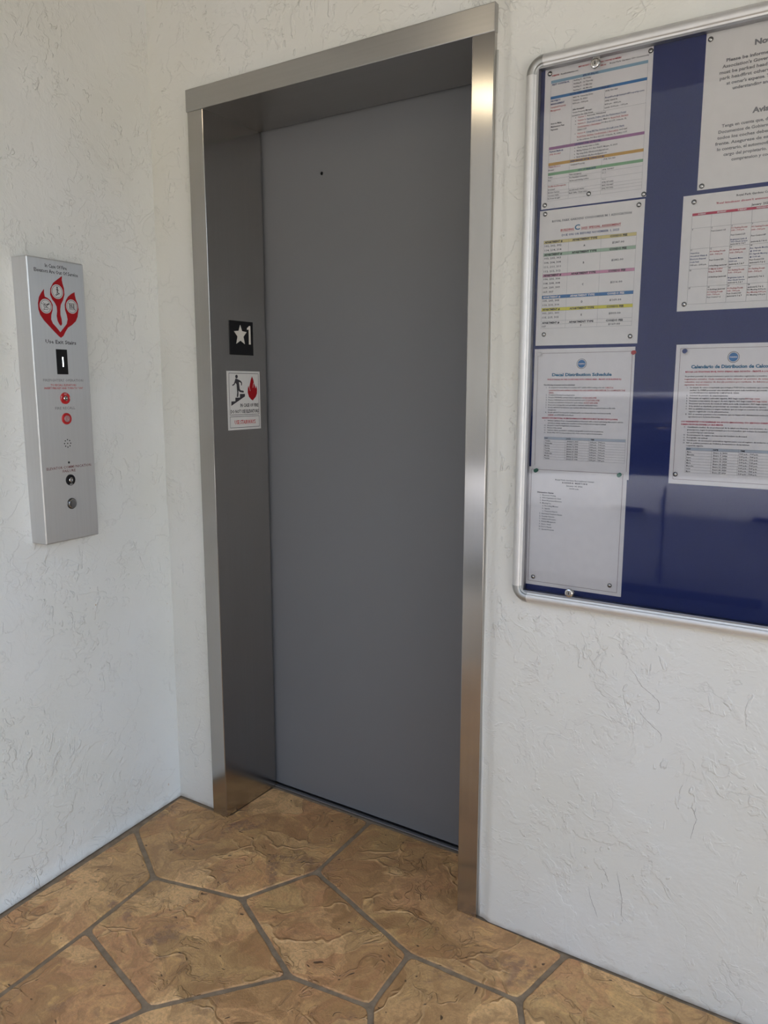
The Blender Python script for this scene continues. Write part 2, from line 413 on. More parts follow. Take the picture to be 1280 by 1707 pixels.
def addbox(bx):
    v_, f_ = box(*bx); n_ = len(V); V.extend(v_); Fc.extend(tuple(i + n_ for i in q) for q in f_)
addbox((-.2, OX0, .006, .3, 0, CEIL)); addbox((OX1, 3.96, .006, .3, 0, CEIL)); addbox((OX0, OX1, .006, .3, OZ, CEIL))
wb = obj('wall_back', V, Fc, M_WALL_B, smooth=False); tag(wb, kind='structure')
for p in wb.data.polygons: p.use_smooth = len(p.vertices) == 4 and p.index < len(Fc) - 18

CRACKS = [([(.1105, .307), (.1059, .2864), (.0937, .26), (.0829, .2423), (.0796, .2289), (.0918, .2249)], -.0001),
    ([(.1114, .2253), (.1223, .2183), (.123, .2029), (.1155, .1871), (.0929, .1692), (.0696, .1708), (.0589, .1858), (.0662, .2036), (.0851, .2157)], -.0001),
    ([(1.4705, .7598), (1.4851, .7421), (1.4997, .7204), (1.5235, .7051), (1.5374, .6938), (1.5408, .6802), (1.5351, .6665), (1.5484, .6643)], -.012),
    ([(1.493, .6649), (1.5114, .6463), (1.5314, .6312), (1.5452, .6214), (1.5489, .6099), (1.5453, .5985)], -.012),
    ([(1.6284, .4701), (1.6256, .4567), (1.6319, .444), (1.6266, .4234), (1.6221, .3944)], -.012), ([(1.4025, .1983), (1.4111, .1662), (1.4232, .1394), (1.4288, .1259)], -.012),
    ([(1.467, .261), (1.4757, .226), (1.4828, .1941), (1.4826, .1555), (1.5008, .1396)], -.012), ([(1.4297, .2628), (1.4418, .2479), (1.4498, .2262)], -.012)]
M_CRACK = plain('crack_shadow', (.30, .28, .25), .8)
for pts, y_ in CRACKS:
    # resample with a small wander, then a thin tapering groove fill following the wall skin
    q_ = []
    for a_, b_ in zip(pts, pts[1:]):
        k_ = max(2, int(math.hypot(b_[0] - a_[0], b_[1] - a_[1]) / .004))
        for t_ in range(k_): q_.append((a_[0] + (b_[0] - a_[0]) * t_ / k_ + rnd.uniform(-.0007, .0007), a_[1] + (b_[1] - a_[1]) * t_ / k_ + rnd.uniform(-.0007, .0007)))
    q_.append(pts[-1]); V, Fc = [], []
    for i_, (x_, z_) in enumerate(q_):
        w_ = .00055 * math.sin(math.pi * (i_ + .6) / (len(q_) + .2)) ** .5 * rnd.uniform(.6, 1.2)
        yy = y_ + wob(x_, z_) * (.25 if x_ > 1.13 else .8) - .0004
        V += [(x_ - w_, yy, z_ - w_ * .4), (x_ + w_, yy, z_ + w_ * .4)]
    Fc = [(2 * i_, 2 * i_ + 1, 2 * i_ + 3, 2 * i_ + 2) for i_ in range(len(q_) - 1)]
    obj('hairline_crack', V, Fc, M_CRACK, wb)
M_CEIL = plain('ceiling_paint', (.30, .295, .28), .8)
ce = obj('ceiling', *box(-.4, 4.2, -2.3, .3, CEIL, CEIL + .18), M_CEIL); tag(ce, kind='structure')

# ------------------------------------------------------------------ floor: mortar bed and irregular stones
fl = obj('floor', *box(-.2, 4.2, -3.0, .32, -.12, -.0035), M_GROUT); tag(fl, kind='structure')
P = dict(A=(.0316, -.2167), B=(.2694, -.3521), C=(.543, -.2868), D=(.6424, -.083), E=(.6302, .2175), F=(.8313, -.434), G=(.6264, -.6779),
         H=(.2951, -.5912), I=(1.0426, -.4072), J=(1.0335, -.2203), K=(1.3167, -.212), L=(1.3592, -.0120), M=(.33, -1.12), N=(.50, -.96),
         O=(1.14, -.55), Q=(.80, -1.06), R=(1.42, -.66), S=(1.40, -.36), T=(1.90, -.30), U=(1.98, -.012), W=(1.80, -.74), X=(1.14, -.98),
         Y=(.098, -1.30), Z=(.50, -1.36), a=(.95, -1.42), b=(1.50, -1.12), c=(1.62, -1.50), d=(2.18, -.86), e=(2.42, -.42), f=(2.60, -.012),
         g=(2.10, -1.38), h=(1.25, -1.72), i=(.60, -1.72), j=(.13, -1.74), k=(2.75, -.92), l=(2.62, -1.50), m=(1.90, -1.80), c0=(.0, -.002),
         j0=(.222, -.002), j1=(.222, .2175), r0=(1.066, -.002), r1=(1.066, .2175))
STONES = ['A c0 j0 j1 E D C B', 'D E r1 r0 L K J', 'A B H M Y', 'B C F G H', 'C D J I F', 'H G N M', 'G F I O X Q N', 'I J K S R O',
          'K L U T S', 'S T W R', 'O R b X', 'N Q Z Y M', 'Q X b c a', 'Q a h i Z', 'Z i j Y', 'R W d g b', 'T U f e', 'T e d W', 'e f k', 'd e k l g',
          'b g m c', 'a c m h']
def inset(poly, d):
    n = len(poly); out = []
    for i in range(n):
        p0, p1, p2 = Vector(poly[i - 1]), Vector(poly[i]), Vector(poly[(i + 1) % n])
        e1 = (p1 - p0).normalized(); e2 = (p2 - p1).normalized()
        n1 = Vector((-e1.y, e1.x)); n2 = Vector((-e2.y, e2.x)); b_ = (n1 + n2)
        if b_.length < .2: b_ = n1
        b_.normalize(); out.append(p1 + b_ * d / max(.45, b_.dot(n1)))
    return out
WALLPTS = {'c0', 'j0', 'j1', 'r0', 'r1'}
def stone_poly(names):
    pts = [Vector(P[q]) for q in names]
    ar = sum(pts[i - 1].x * pts[i].y - pts[i].x * pts[i - 1].y for i in range(len(pts)))
    if ar < 0: pts.reverse()
    ins = inset(pts, .0072)
    # rounded corners, then slightly wavering edges
    r2 = []
    n = len(ins)
    for i in range(n):
        a, b_, c_ = ins[i - 1], ins[i], ins[(i + 1) % n]
        d1 = min(.014, (a - b_).length * .3); d2 = min(.014, (c_ - b_).length * .3)
        p1 = b_ + (a - b_).normalized() * d1; p2 = b_ + (c_ - b_).normalized() * d2
        r2 += [p1, (p1 + p2 + b_ * 2) / 4, p2]
    out = []
    for i in range(len(r2)):
        a, b_ = r2[i], r2[(i + 1) % len(r2)]; l = (b_ - a).length; k = max(1, int(l / .03)); out.append(a)
        nn = Vector((-(b_ - a).y, (b_ - a).x)); nn = nn.normalized() if nn.length else nn
        for q in range(1, k): out.append(a + (b_ - a) * q / k + nn * rnd.uniform(-.0012, .0012))
    return out
for spec in STONES:
    poly = stone_poly(spec.split()); top = inset(poly, .003); n = len(poly); dz = rnd.uniform(-.0006, .0006)
    V = [(p.x, p.y, -.0045) for p in poly] + [(p.x, p.y, -.0015) for p in poly] + [(p.x, p.y, .0002 + dz) for p in top]
    Fc = [(i, (i + 1) % n, (i + 1) % n + n, i + n) for i in range(n)] + [(i + n, (i + 1) % n + n, (i + 1) % n + 2 * n, i + 2 * n) for i in range(n)]
    Fc.append(tuple(range(2 * n, 3 * n)))
    so = obj('stone', V, Fc, M_STONE, fl)
    for p in so.data.polygons: p.use_smooth = True if len(p.vertices) == 4 else False

# outdoor paving beyond the covered landing
M_PAVE = plain('pale_paving', (.50, .48, .44), .85)
gp = obj('ground', *box(-30, 30, -40, -3.0, -.24, -.12), M_PAVE); tag(gp, kind='structure')

# ------------------------------------------------------------------ lift doorway
XL0, XL1, XR0, XR1, YF, YD, ZH, ZT = .1695, .229, 1.0590, 1.1140, -.016, .226, 2.134, 2.193
ef = thing('elevator_doorway', 'brushed stainless steel elevator door frame with deep dark side and top returns', 'doorway', Matrix.Translation((.64, 0, 0))); ef['kind'] = 'thing'
ox = -.64
def jamb(x0, x1, xin, xo):
    # L-shaped section in plan: face plate and return
    if xin > x0 + .01: poly = [(x0, YF), (xin, YF), (xin, YD), (xin - .012, YD), (xin - .012, .003), (x0, .003)]
    else: poly = [(xin, YF), (x1, YF), (x1, .003), (xin + .012, .003), (xin + .012, YD), (xin, YD)]
    return prism([(x + ox, y) for x, y in poly], 0, ZH + .001)
jl = obj('jamb', *jamb(XL0, XL1, XL1, 0), M_STEEL_V, ef, bevel=.0016)
jr = obj('jamb', *jamb(XR0, XR1, XR0, 0), M_STEEL_V, ef, bevel=.0016)
# header: section in y-z, extruded along x
sec = [(-.0185, ZH), (-.0185, ZT), (.004, ZT), (.004, ZH + .012), (YD, ZH + .012), (YD, ZH)]
n = len(sec)
V = [(XL0 - .003 + ox, y, z) for y, z in sec] + [(XR1 + .001 + ox, y, z) for y, z in sec]
Fc = [tuple(range(n)), tuple(range(2 * n - 1, n - 1, -1))] + [(i, i + n, (i + 1) % n + n, (i + 1) % n) for i in range(n)]
hd = obj('header', V, Fc, M_STEEL_H, ef, bevel=.0018)
M_SEAL = plain('paint_caulk', (.66, .65, .60), .5)
cz = [i * .1 for i in range(22)]
V, Fc = [], []
for z_ in cz:
    wv_ = .0035 + .0012 * math.sin(z_ * 7) + (.002 if z_ < .6 else 0)
    V += [(XR1 + ox - .001, -.006, z_), (XR1 + ox + wv_, -.004, z_), (XR1 + ox + wv_ + .002, .000, z_), (XR1 + ox - .001, .000, z_)]
for i in range(len(cz) - 1):
    for k in range(4): Fc.append((i * 4 + k, i * 4 + (k + 1) % 4, i * 4 + (k + 1) % 4 + 4, i * 4 + k + 4))
Fc += [(0, 3, 2, 1), (len(V) - 4, len(V) - 3, len(V) - 2, len(V) - 1)]
obj('caulk_bead', V, Fc, M_SEAL, ef, smooth=True)['label'] = 'whitish caulk bead along the right edge'
sl = obj('sill', *box(XL1 + ox, XR0 + ox, .2205, .30, -.01, .004), M_ALU2, ef, bevel=.001); sl['label'] = 'thin grey metal sill strip at the foot of the door'
obj('sill_groove', *box(XL1 + ox, XR0 + ox, .232, .238, .0035, .0046), M_DARK, ef)
obj('door_pocket', *box(XL1 - .06 + ox, XR0 + .06 + ox, .27, .29, .0, ZH + .03), M_DARK, ef)

ed = thing('elevator_sliding_door', 'tall plain grey sliding elevator door with a small round key hole near its top', 'door', Matrix.Translation((.64, .236, 0))); ed['kind'] = 'thing'
obj('door_panel', *box(XL1 - .035 + ox, XR0 + .035 + ox, 0, .026, .0085, ZH + .02), M_DOOR, ed, bevel=.0012)
kx, kz = .4515 + ox, 1.9876
V, Fc = lathe([(.0048, 0), (.0048, .0006), (.0038, .0006), (.0036, .0001)], 20)
o = obj('keyhole', V, Fc, M_DARK, ed); o.matrix_local = frame((kx, .0001, kz), (1, 0, 0), (0, 0, 1), (0, -1, 0)); o['label'] = 'small round black release hole'

# ------------------------------------------------------------------ signs on the left jamb's return
sg = thing('floor_marker_sign', 'small square black plate with a raised white star and number 1 on the left jamb', 'sign', F_JAMB(.0635, 1.4665))
obj('plate', *box(0, .1025, 0, .1010, 0, .0022), M_BLACK, sg, bevel=.0006)
def raised(name, poly, parent, z0, z1, mat):
    pts = list(poly); ar = sum(pts[i - 1][0] * pts[i][1] - pts[i][0] * pts[i - 1][1] for i in range(len(pts)))
    if ar < 0: pts.reverse()
    return obj(name, *prism(pts, z0, z1), mat, parent)
star = [(45.3, 89.2), (52.7, 71.5), (72.4, 69.5), (58.2, 55.0), (63.4, 33.2), (45.1, 43.0), (26.6, 33.0), (32.5, 54.6), (17.8, 69.5), (38.0, 71.8)]
raised('star', [(x / 1000, y / 1000) for x, y in star], sg, .002, .0032, M_WHITEP)
raised('numeral_one', [(x / 1000, y / 1000) for x, y in [(82.6, 33.2), (90.0, 33.2), (90.0, 88.6), (85.0, 88.6), (75.5, 81.5), (75.5, 76.5), (82.6, 78.5)]], sg, .002, .0032, M_WHITEP)

ev = thing('evacuation_sign', 'white sticker with running figure and red flame on the left jamb', 'sign', F_JAMB(.0465, 1.240))
obj('sticker', *box(0, .147, 0, .178, 0, .0006), M_STICK, ev)
pr = Print()
def brd(x0, y0, x1, y1, t=.0013, k='k'):
    for a in ((x0, y0, x1, y0), (x1, y0, x1, y1), (x1, y1, x0, y1), (x0, y1, x0, y0)): pr.line(*a, k=k, t=t, z=.001)
brd(.0085, .0460, .1395, .1715); brd(.0085, .0070, .1395, .0405)
MAN = [(37.0, 156.2), (43.6, 154.3), (53.4, 151.3), (61.9, 147.5), (65.4, 142.4), (63.9, 134.8), (60.2, 135.5), (60.8, 141.2), (55.8, 145.0), (51.3, 144.2), (52.8, 136.0), (54.2, 124.6), (57.7, 120.2), (70.8, 118.6), (72.5, 114.2), (68.7, 113.0), (53.8, 115.1), (48.4, 119.5), (47.9, 108.0), (46.4, 100.4), (40.1, 99.9), (42.5, 113.2), (41.6, 125.9), (40.7, 138.6), (36.4, 142.3), (30.6, 136.0), (23.2, 133.5), (21.5, 136.5), (29.0, 139.8), (33.0, 147.4)]
STAIR = [(15.1, 73.4), (15.7, 86.8), (33.3, 87.3), (33.8, 98.0), (53.8, 98.2), (54.3, 109.2), (76.8, 109.1), (76.5, 101.3)]
FLAME = [(110.8, 163.3), (116.2, 153.0), (119.6, 141.3), (123.2, 133.5), (125.6, 125.7), (129.1, 134.8), (133.0, 123.0), (132.1, 109.9), (125.8, 99.5), (115.7, 91.8), (111.7, 88.7), (104.1, 91.9), (94.8, 99.8), (89.5, 112.8), (90.4, 125.8), (93.1, 134.8), (96.6, 127.0), (100.2, 138.7), (104.5, 151.6)]
mm = lambda L: [(x / 1000, y / 1000) for x, y in L]
pr.poly(mm(MAN), 'k', .001); pr.disc(.0415, .1615, .0055, 'k', .001); pr.poly(mm(STAIR), 'k', .001); pr.poly(mm(FLAME), 'fr', .001)
pr.line(.117, .143, .1135, .128, k=M_STICK, t=.0016, z=.0012); pr.line(.0965, .130, .101, .118, k=M_STICK, t=.0012, z=.0012)
pr.text('IN CASE OF FIRE', .0550, .0695, .0105, W=.082, z=.001, bold=.012)
pr.text('DO NOT USE ELEVATORS', .0120, .0510, .0105, W=.126, z=.001, bold=.012)
pr.text('USE STAIRWAYS', .0280, .0175, .0125, W=.094, k='r', z=.001, bold=.02)
pr.build('pictogram_and_lettering', ev)

# ------------------------------------------------------------------ fire service panel on the left wall
PF = F_LEFT(.5, .964)
fp = thing('elevator_call_panel', 'tall brushed steel elevator panel with red flame emblem on the left wall', 'control panel', PF)
PW, PH, PD = .1725, .7265, .056
obj('housing', *box(0, PW, 0, PH, -.002, PD), M_STEEL_P, fp, bevel=.0028)
Z0 = PD + .0002
pr = Print()
SIDE = [(45.5, 650.3), (36.6, 640.5), (29.0, 628.7), (25.1, 613.9), (25.2, 598.4), (29.4, 585.3), (39.1, 572.6), (54.3, 559.0), (69.7, 545.2), (81.5, 535.5), (87.7, 531.9), (95.8, 537.5), (103.8, 549.5), (111.8, 559.3), (125.4, 567.2), (137.9, 577.4), (144.7, 589.7), (149.2, 608.8), (147.3, 622.7), (142.3, 633.9), (140.1, 643.0), (139.3, 651.7), (128.7, 646.5), (118.0, 638.5), (110.1, 628.5), (105.4, 616.6), (105.8, 602.8), (110.0, 591.6), (112.0, 580.2), (108.2, 568.4), (98.8, 558.5), (86.5, 546.2), (77.5, 556.0), (65.9, 566.6), (61.2, 576.5), (62.6, 587.9), (67.2, 599.6), (68.8, 613.3), (63.6, 623.0), (54.5, 628.9), (46.6, 631.5), (45.2, 640.3)]
CEN = [(102.9, 688.3), (88.7, 678.7), (74.1, 668.0), (64.7, 653.5), (62.8, 637.6), (68.0, 626.8), (75.6, 618.5), (80.4, 609.8), (80.9, 598.5), (78.6, 586.9), (80.4, 574.5), (85.3, 565.6), (90.1, 562.1), (93.9, 567.4), (93.4, 578.9), (90.6, 590.1), (91.1, 603.9), (93.5, 615.5), (101.5, 627.7), (106.9, 642.0), (106.7, 658.0), (103.4, 669.0), (101.3, 677.9)]
pr.poly(mm(SIDE), 'fr', Z0); pr.poly(mm(CEN), 'fr', Z0)
M_LSTEEL = plain('light_steel_disc', (.60, .60, .59), .4)
for cx, cy in ((.0848, .6473), (.0474, .6081), (.1276, .6139)):
    pr.disc(cx, cy, .0180, M_LSTEEL, Z0 + .0002); pr.ring(cx, cy, .0146, .0156, 'k', Z0 + .0004)
def seg(x0, y0, x1, y1, t=.0012, k='k', z=None): pr.line(x0, y0, x1, y1, k=k, t=t, z=(z or Z0 + .0005))
# top disc: figure on stairs
pr.disc(.0852, .6577, .0022, 'k', Z0 + .0005)
seg(.0852, .6555, .0852, .6470, .0032); seg(.0852, .6540, .0895, .6500, .0014); seg(.0852, .6540, .0815, .6515, .0014)
seg(.0852, .6475, .0885, .6420, .0018); seg(.0852, .6475, .0830, .6420, .0018)
for q in range(3): pr.rect(.0790 + q * .0042, .6375 + q * .0020, .0832 + q * .0042, .6400 + q * .0020, 'k', Z0 + .0005)
# left disc: fire hose and nozzle struck through
pr.ring(.0460, .6090, .0040, .0052, 'k', Z0 + .0005, 16); seg(.050, .611, .0580, .6150, .0034); seg(.040, .600, .054, .600, .0012); seg(.040, .617, .053, .603, .0011)
seg(.0345, .6150, .0605, .6005, .0009); seg(.043, .604, .041, .598, .0011)
# right disc: people in a cab struck through
for q in (-.0052, 0, .0052):
    pr.disc(.1276 + q, .6190, .0014, 'k', Z0 + .0005, n=10); seg(.1276 + q, .6175, .1276 + q, .6080, .0022)
seg(.1195, .6060, .1360, .6060, .0010); seg(.1195, .6215, .1360, .6215, .0010); seg(.1195, .606, .1195, .6215, .001); seg(.1360, .606, .1360, .6215, .001)
seg(.1168, .6225, .1388, .6050, .0009)
pr.build('flame_emblem', fp, 'red three-tongued flame emblem with three round pictograms')
pr = Print(); pr.text('In Case Of Fire', .0860, .7045, .0092, W=.0660, al='c', z=Z0); pr.build('lettering', fp)
pr = Print(); pr.text('Elevators Are Out Of Service', .0865, .6910, .0092, W=.133, al='c', z=Z0); pr.build('lettering', fp)
pr = Print(); pr.text('Use Exit Stairs', .0870, .5165, .0098, W=.0945, al='c', z=Z0); pr.build('lettering', fp)
pr = Print(); pr.text("FIREFIGHTERS' OPERATION", .0870, .4205, .0066, W=.125, al='c', k='gr', z=Z0); pr.build('lettering', fp)
pr = Print(); pr.text('TO RECALL ELEVATORS', .0860, .4090, .0050, W=.080, al='c', k='r', z=Z0); pr.build('lettering', fp)
pr = Print(); pr.text('INSERT FIRE KEY AND TURN TO "ON"', .0870, .4010, .0050, W=.121, al='c', k='r', z=Z0); pr.build('lettering', fp)
pr = Print(); pr.text('FIRE RECALL', .0865, .3485, .0070, W=.063, al='c', k='gr', z=Z0); pr.build('lettering', fp)
pr = Print(); pr.text('ELEVATOR COMMUNICATION', .0875, .1935, .0070, W=.142, al='c', k='br', z=Z0); pr.build('lettering', fp)
pr = Print(); pr.text('FAILURE', .0860, .1835, .0070, W=.041, al='c', k='br', z=Z0); pr.build('lettering', fp)
ds = obj('display', *box(.0690, .1030, .4390, .5025, PD - .001, PD + .0012), M_BLACK, fp, bevel=.0005); ds['label'] = 'black floor display showing a lit 1'
M_LED = plain('lit_white_segment', (.8, .9, 1), .5, emit=((.8, .93, 1), 2.4))
obj('lit_digit', *box(.0868, .0892, .4585, .4830, PD + .0011, PD + .0015), M_LED, ds)
def pfm(u_, v_, w_=PD): return Matrix.Translation((u_, v_, w_))
M_REDRING = plain('red_enamel_ring', (.50, .02, .022), .35)
M_PINKISH = plain('red_lens', (.40, .22, .22), .3)
def lock(u_, v_, r_ring, ring_mat, core, name='key_switch', label=None, coreR=.0065):
    o = obj(name, *lathe([(r_ring, -.001), (r_ring, .0022), (r_ring - .001, .0032), (coreR + .0012, .0032), (coreR + .0006, .0020)], 32), ring_mat, fp, smooth=False)
    o.matrix_local = pfm(u_, v_)
    c_ = obj('lock_core', *lathe([(coreR, .0018), (coreR, .0042), (coreR - .0012, .0052), (coreR * .45, .0052), (coreR * .42, .0038)], 24), core, o)
    if label: o['label'] = label
    return o
l1 = lock(.0878, .3772, .0150, M_REDRING, M_CHROME, label='round key switch with a bright red ring')
pq = Print(); pq.text('OFF', -.0128, -.001, .0030, k='w', z=.0034, rot=1.3); pq.text('ON', .010, .003, .0030, k='w', z=.0034, rot=-1.2); pq.text('RESET', 0, .0098, .0026, al='c', k='w', z=.0034); pq.build('switch_lettering', l1)
lock(.0880, .3240, .0150, M_REDRING, M_PINKISH, 'recall_lamp', 'round lamp with a dark red ring and pale lens', .0088)
l3 = lock(.0878, .1620, .0146, M_BLACK, M_CHROME, label='round key switch with a black ring')
pq = Print(); pq.text('RESET', 0, -.0125, .0026, al='c', k='w', z=.0034); pq.build('switch_lettering', l3)
bt = obj('call_button', *lathe([(.0146, -.001), (.0146, .0020), (.0135, .0028), (.0128, .0028), (.0125, .0012)], 36), plain('dark_bezel', (.10, .10, .10), .35, .8), fp)
bt.matrix_local = pfm(.0872, .0985); bt['label'] = 'round brushed steel call button in a dark bezel'
obj('button_cap', *lathe([(.0121, .001), (.0121, .0045), (.0112, .0056), (.0060, .0062)], 36), M_CHROME, bt, smooth=False)
hx, hy = .0868, .2592
for k in range(9):
    a = 2 * math.pi * k / 8; r = .0098 if k < 8 else 0
    o = obj('speaker_hole', *lathe([(.0017, -.0005), (.0017, .0004)], 12), M_DARK, fp); o.matrix_local = pfm(hx + r * math.sin(a), hy + r * math.cos(a))
o = obj('indicator_lamp', *lathe([(.0030, -.0005), (.0030, .0006), (.0018, .0012)], 14), M_DARK, fp); o.matrix_local = pfm(.0869, .2086)

# ------------------------------------------------------------------ notice board
BX0, BX1, BZ0, BZ1 = 1.1945, 2.130, .8735, 2.0600
BW, BH = BX1 - BX0, BZ1 - BZ0
BF = F_BOARD(BX0, BZ0, -.0132)
nb = thing('notice_board', 'large blue felt notice board with rounded aluminium frame and clear locked cover', 'notice board', BF)
FWD = .0255   # face width of the frame
R_ = .040
# half-round extrusion: section as (distance from the outer edge, height)
SEC = [(0, 0), (0, .010), (.0012, .0165), (.0045, .0225), (.009, .0265), (.0145, .0282), (.0195, .0275), (.0215, .0262), (.0222, .0215), (.0255, .0205), (.0255, .004), (.0255, 0)]
def rail(name, p0, p1, inward, mat):
    d = Vector(p1) - Vector(p0); V, Fc = [], []; n = len(SEC)
    for P_ in (Vector(p0), Vector(p1)):
        for t_, h_ in SEC: q = P_ + Vector(inward) * t_; V.append((q.x, q.y, h_))
    Fc = [(i, i + 1, i + 1 + n, i + n) for i in range(n - 1)] + [(n - 1, 0, n, 2 * n - 1)] + [tuple(range(n)), tuple(range(2 * n - 1, n - 1, -1))]
    bm = bmesh.new(); vv = [bm.verts.new(v) for v in V]
    for f_ in Fc: bm.faces.new([vv[i] for i in f_])
    o = from_bm(name, bm, mat, nb)
    for p in o.data.polygons: p.use_smooth = len(p.vertices) == 4
    m_ = o.modifiers.new('e', 'EDGE_SPLIT'); m_.split_angle = math.radians(35)
    return o
c = R_
rail('frame_rail', (0, c), (0, BH - c), (1, 0), M_ALU); rail('frame_rail', (BW, c), (BW, BH - c), (-1, 0), M_ALU)
rail('frame_rail', (c, 0), (BW - c, 0), (0, 1), M_ALU); rail('frame_rail', (c, BH), (BW - c, BH), (0, -1), M_ALU)
for cx, cy, a0 in ((c, c, 180), (BW - c, c, 270), (BW - c, BH - c, 0), (c, BH - c, 90)):
    bm = bmesh.new(); rows = []; NA = 10
    for i in range(NA + 1):
        a = math.radians(a0 + 90 * i / NA); row = []
        for t_, h_ in SEC:
            r_ = R_ - t_
            row.append(bm.verts.new((cx + math.cos(a) * r_, cy + math.sin(a) * r_, h_ + .0004)))
        rows.append(row)
    for i in range(NA):
        for j in range(len(SEC)):
            k = (j + 1) % len(SEC); bm.faces.new((rows[i][j], rows[i][k], rows[i + 1][k], rows[i + 1][j]))
    bm.faces.new(rows[0]); bm.faces.new(rows[-1])
    o = from_bm('frame_corner', bm, M_CORNER, nb); o['label'] = 'rounded grey corner cap'
    for p in o.data.polygons: p.use_smooth = len(p.vertices) == 4
    m_ = o.modifiers.new('e', 'EDGE_SPLIT'); m_.split_angle = math.radians(35)
# inner corner squares: the visible frame opening is square-cornered
IR = FWD
def inner_rail(x0, x1, y0, y1): obj('cover_edge', *box(x0, x1, y0, y1, .004, .0192), M_ALU2, nb, bevel=.0006)
e = .0042
inner_rail(IR - .001, IR + e, IR + e, BH - IR - e); inner_rail(BW - IR - e, BW - IR + .001, IR + e, BH - IR - e)
inner_rail(IR - .001, BW - IR + .001, IR - .001, IR + e); inner_rail(IR - .001, BW - IR + .001, BH - IR - e, BH - IR + .001)
obj('felt_backing', *box(.016, BW - .016, .016, BH - .016, -.001, .0012), M_FELT, nb)
obj('clear_cover', *box(IR - .0005, BW - IR + .0005, IR - .0005, BH - IR + .0005, .0168, .0170), M_PANE, nb)['label'] = 'clear acrylic cover'
def cam_lock(u_, v_, label):
    o = obj('lock', *lathe([(.0098, .0155), (.0098, .0205), (.0090, .0225), (.0062, .0235), (.0058, .0225), (.0050, .0225), (.0046, .0238)], 28), M_CHROME, nb); o.matrix_local = Matrix.Translation((u_, v_, 0)); o['label'] = label
    obj('key_slot', *box(-.0009, .0009, -.0030, .0030, .0236, .0241), M_DARK, o)
    obj('lock_tongue', *box(-.0075, .0075, .0075 * (1 if v_ > .5 else -1) - .006, .0075 * (1 if v_ > .5 else -1) + .006, .0150, .0166), M_CHROME, o)
cam_lock(1.3451 - BX0, 2.0165 - BZ0, 'round chrome cam lock at the top of the cover')
cam_lock(1.3346 - BX0, .9124 - BZ0, 'round chrome cam lock at the bottom of the cover')

# ------------------------------------------------------------------ notices: each sheet is a thing, its print a part
PY = -.0148
def sheet(x, z, wd, ht, label, rot=0.0, mat=None, dy=0.0, curl=.0006):
    t = thing('notice_sheet', label, 'notice', F_BOARD(x, z, PY - dy) @ Matrix.Rotation(rot, 4, 'Z'), 'notices pinned inside the board')
    # thin sheet with a faint buckle
    nx, ny = 8, 10; V, Fc = [], []
    for s_ in (0, 1):
        for i in range(nx + 1):
            for j in range(ny + 1):
                V.append((wd * i / nx, ht * j / ny, -.0001 - .00025 * (1 - s_)))
    n = (nx + 1) * (ny + 1)
    for i in range(nx):
        for j in range(ny):
            a = i * (ny + 1) + j; Fc += [(n + a, n + a + ny + 1, n + a + ny + 2, n + a + 1), (a, a + 1, a + ny + 2, a + ny + 1)]
    ring = [i * (ny + 1) for i in range(nx + 1)] + [nx * (ny + 1) + j for j in range(1, ny + 1)] + [i * (ny + 1) + ny for i in range(nx - 1, -1, -1)] + [j for j in range(ny - 1, 0, -1)]
    for i in range(len(ring)):
        a, b_ = ring[i], ring[(i + 1) % len(ring)]; Fc.append((a, b_, b_ + n, a + n))
    obj('paper', V, Fc, mat or M_PAPER, t)
    return t
m = .001
# --- 1: contact list with coloured bars
t1 = sheet(1.232, 1.751, .2225, .2825, 'top left notice with coloured bars, a table of contact numbers and red print')
pr = Print(); C1 = dict(k='b')
pr.text('IMPORTANT INFORMATION / PHONE NUMBERS', .1160, .2715, .0030, W=.088, al='c', k='r', bold=.02)
pr.text('WEBSITE:', .0145, .2650, .0030, k='r', bold=.02); pr.text('RoyalParkGardens.com', .035, .2650, .0030)
pr.text('Like us:', .118, .2650, .0030, k='r', bold=.02); pr.text('Royal Park Gardens 33+ Community', .137, .2650, .0030, W=.078)
def bar(y0, y1, k, txt, tk='b', x0=.0135, x1=.2133):
    pr.rect(x0, y0, x1, y1, k); pr.text(txt, .0980, y0 + .0013, .0034, al='c', k=tk, bold=.02)
bar(.2515, .2572, 'lb', '#FROM (Bldg #1)'); bar(.2202, .2257, 'mb', 'ROYAL PARK GARDENS CONDOMINIUM 1')
bar(.1196, .1252, 'pu', 'LAUNDRY FOR 1ST FLOORS'); bar(.0872, .0931, 'o', 'EMERGENCIES AFTER OFFICE HOURS'); bar(.0675, .0732, 'g', 'CITY OF MARGATE')
pr.text('PEST CONTROL', .016, .2470, .0034, k='b', bold=.02, W=.038)
for q, s_ in enumerate(['Building A - 4th Friday', 'Building B - 1st Thursday', 'Building C - 1st Monday', 'Building D - 4th Monday']): pr.text(s_, .063, .2470 - q * .0064, .0031)
pr.text('PROPERTY', .0145, .2150, .0034, k='b', bold=.02); pr.text('MANAGEMENT', .0145, .2088, .0034, k='b', bold=.02)
pr.text('Campbell Property', .0145, .2025, .0033, k='r'); pr.text('Management', .0145, .1962, .0033, k='r')
for q, s_ in enumerate(['8490 W. University Drive', 'Tamarac, FL 33321', '8:30 a.m. - 5:30 p.m.', '', 'Julie Amengual:', 'Onsite Property Manager', 'Located in the Club House']):
    if s_: pr.text(s_, .0625, .2140 - q * .0059, .0031, bold=.02 if q == 4 else 0)
for q, s_ in enumerate(['(954) 720-1460', '', 'RoyalPark@CampbellProperty.com', '(954) 968-8176', '8:00 a.m. - 4:00 p.m.', 'Lunch: 12:00 p.m. - 1:00 p.m.']):
    if s_: pr.text(s_, .1305, .2140 - q * .0064, .0031, k='b' if q == 2 else 'k', W=.078 if q == 2 else None)
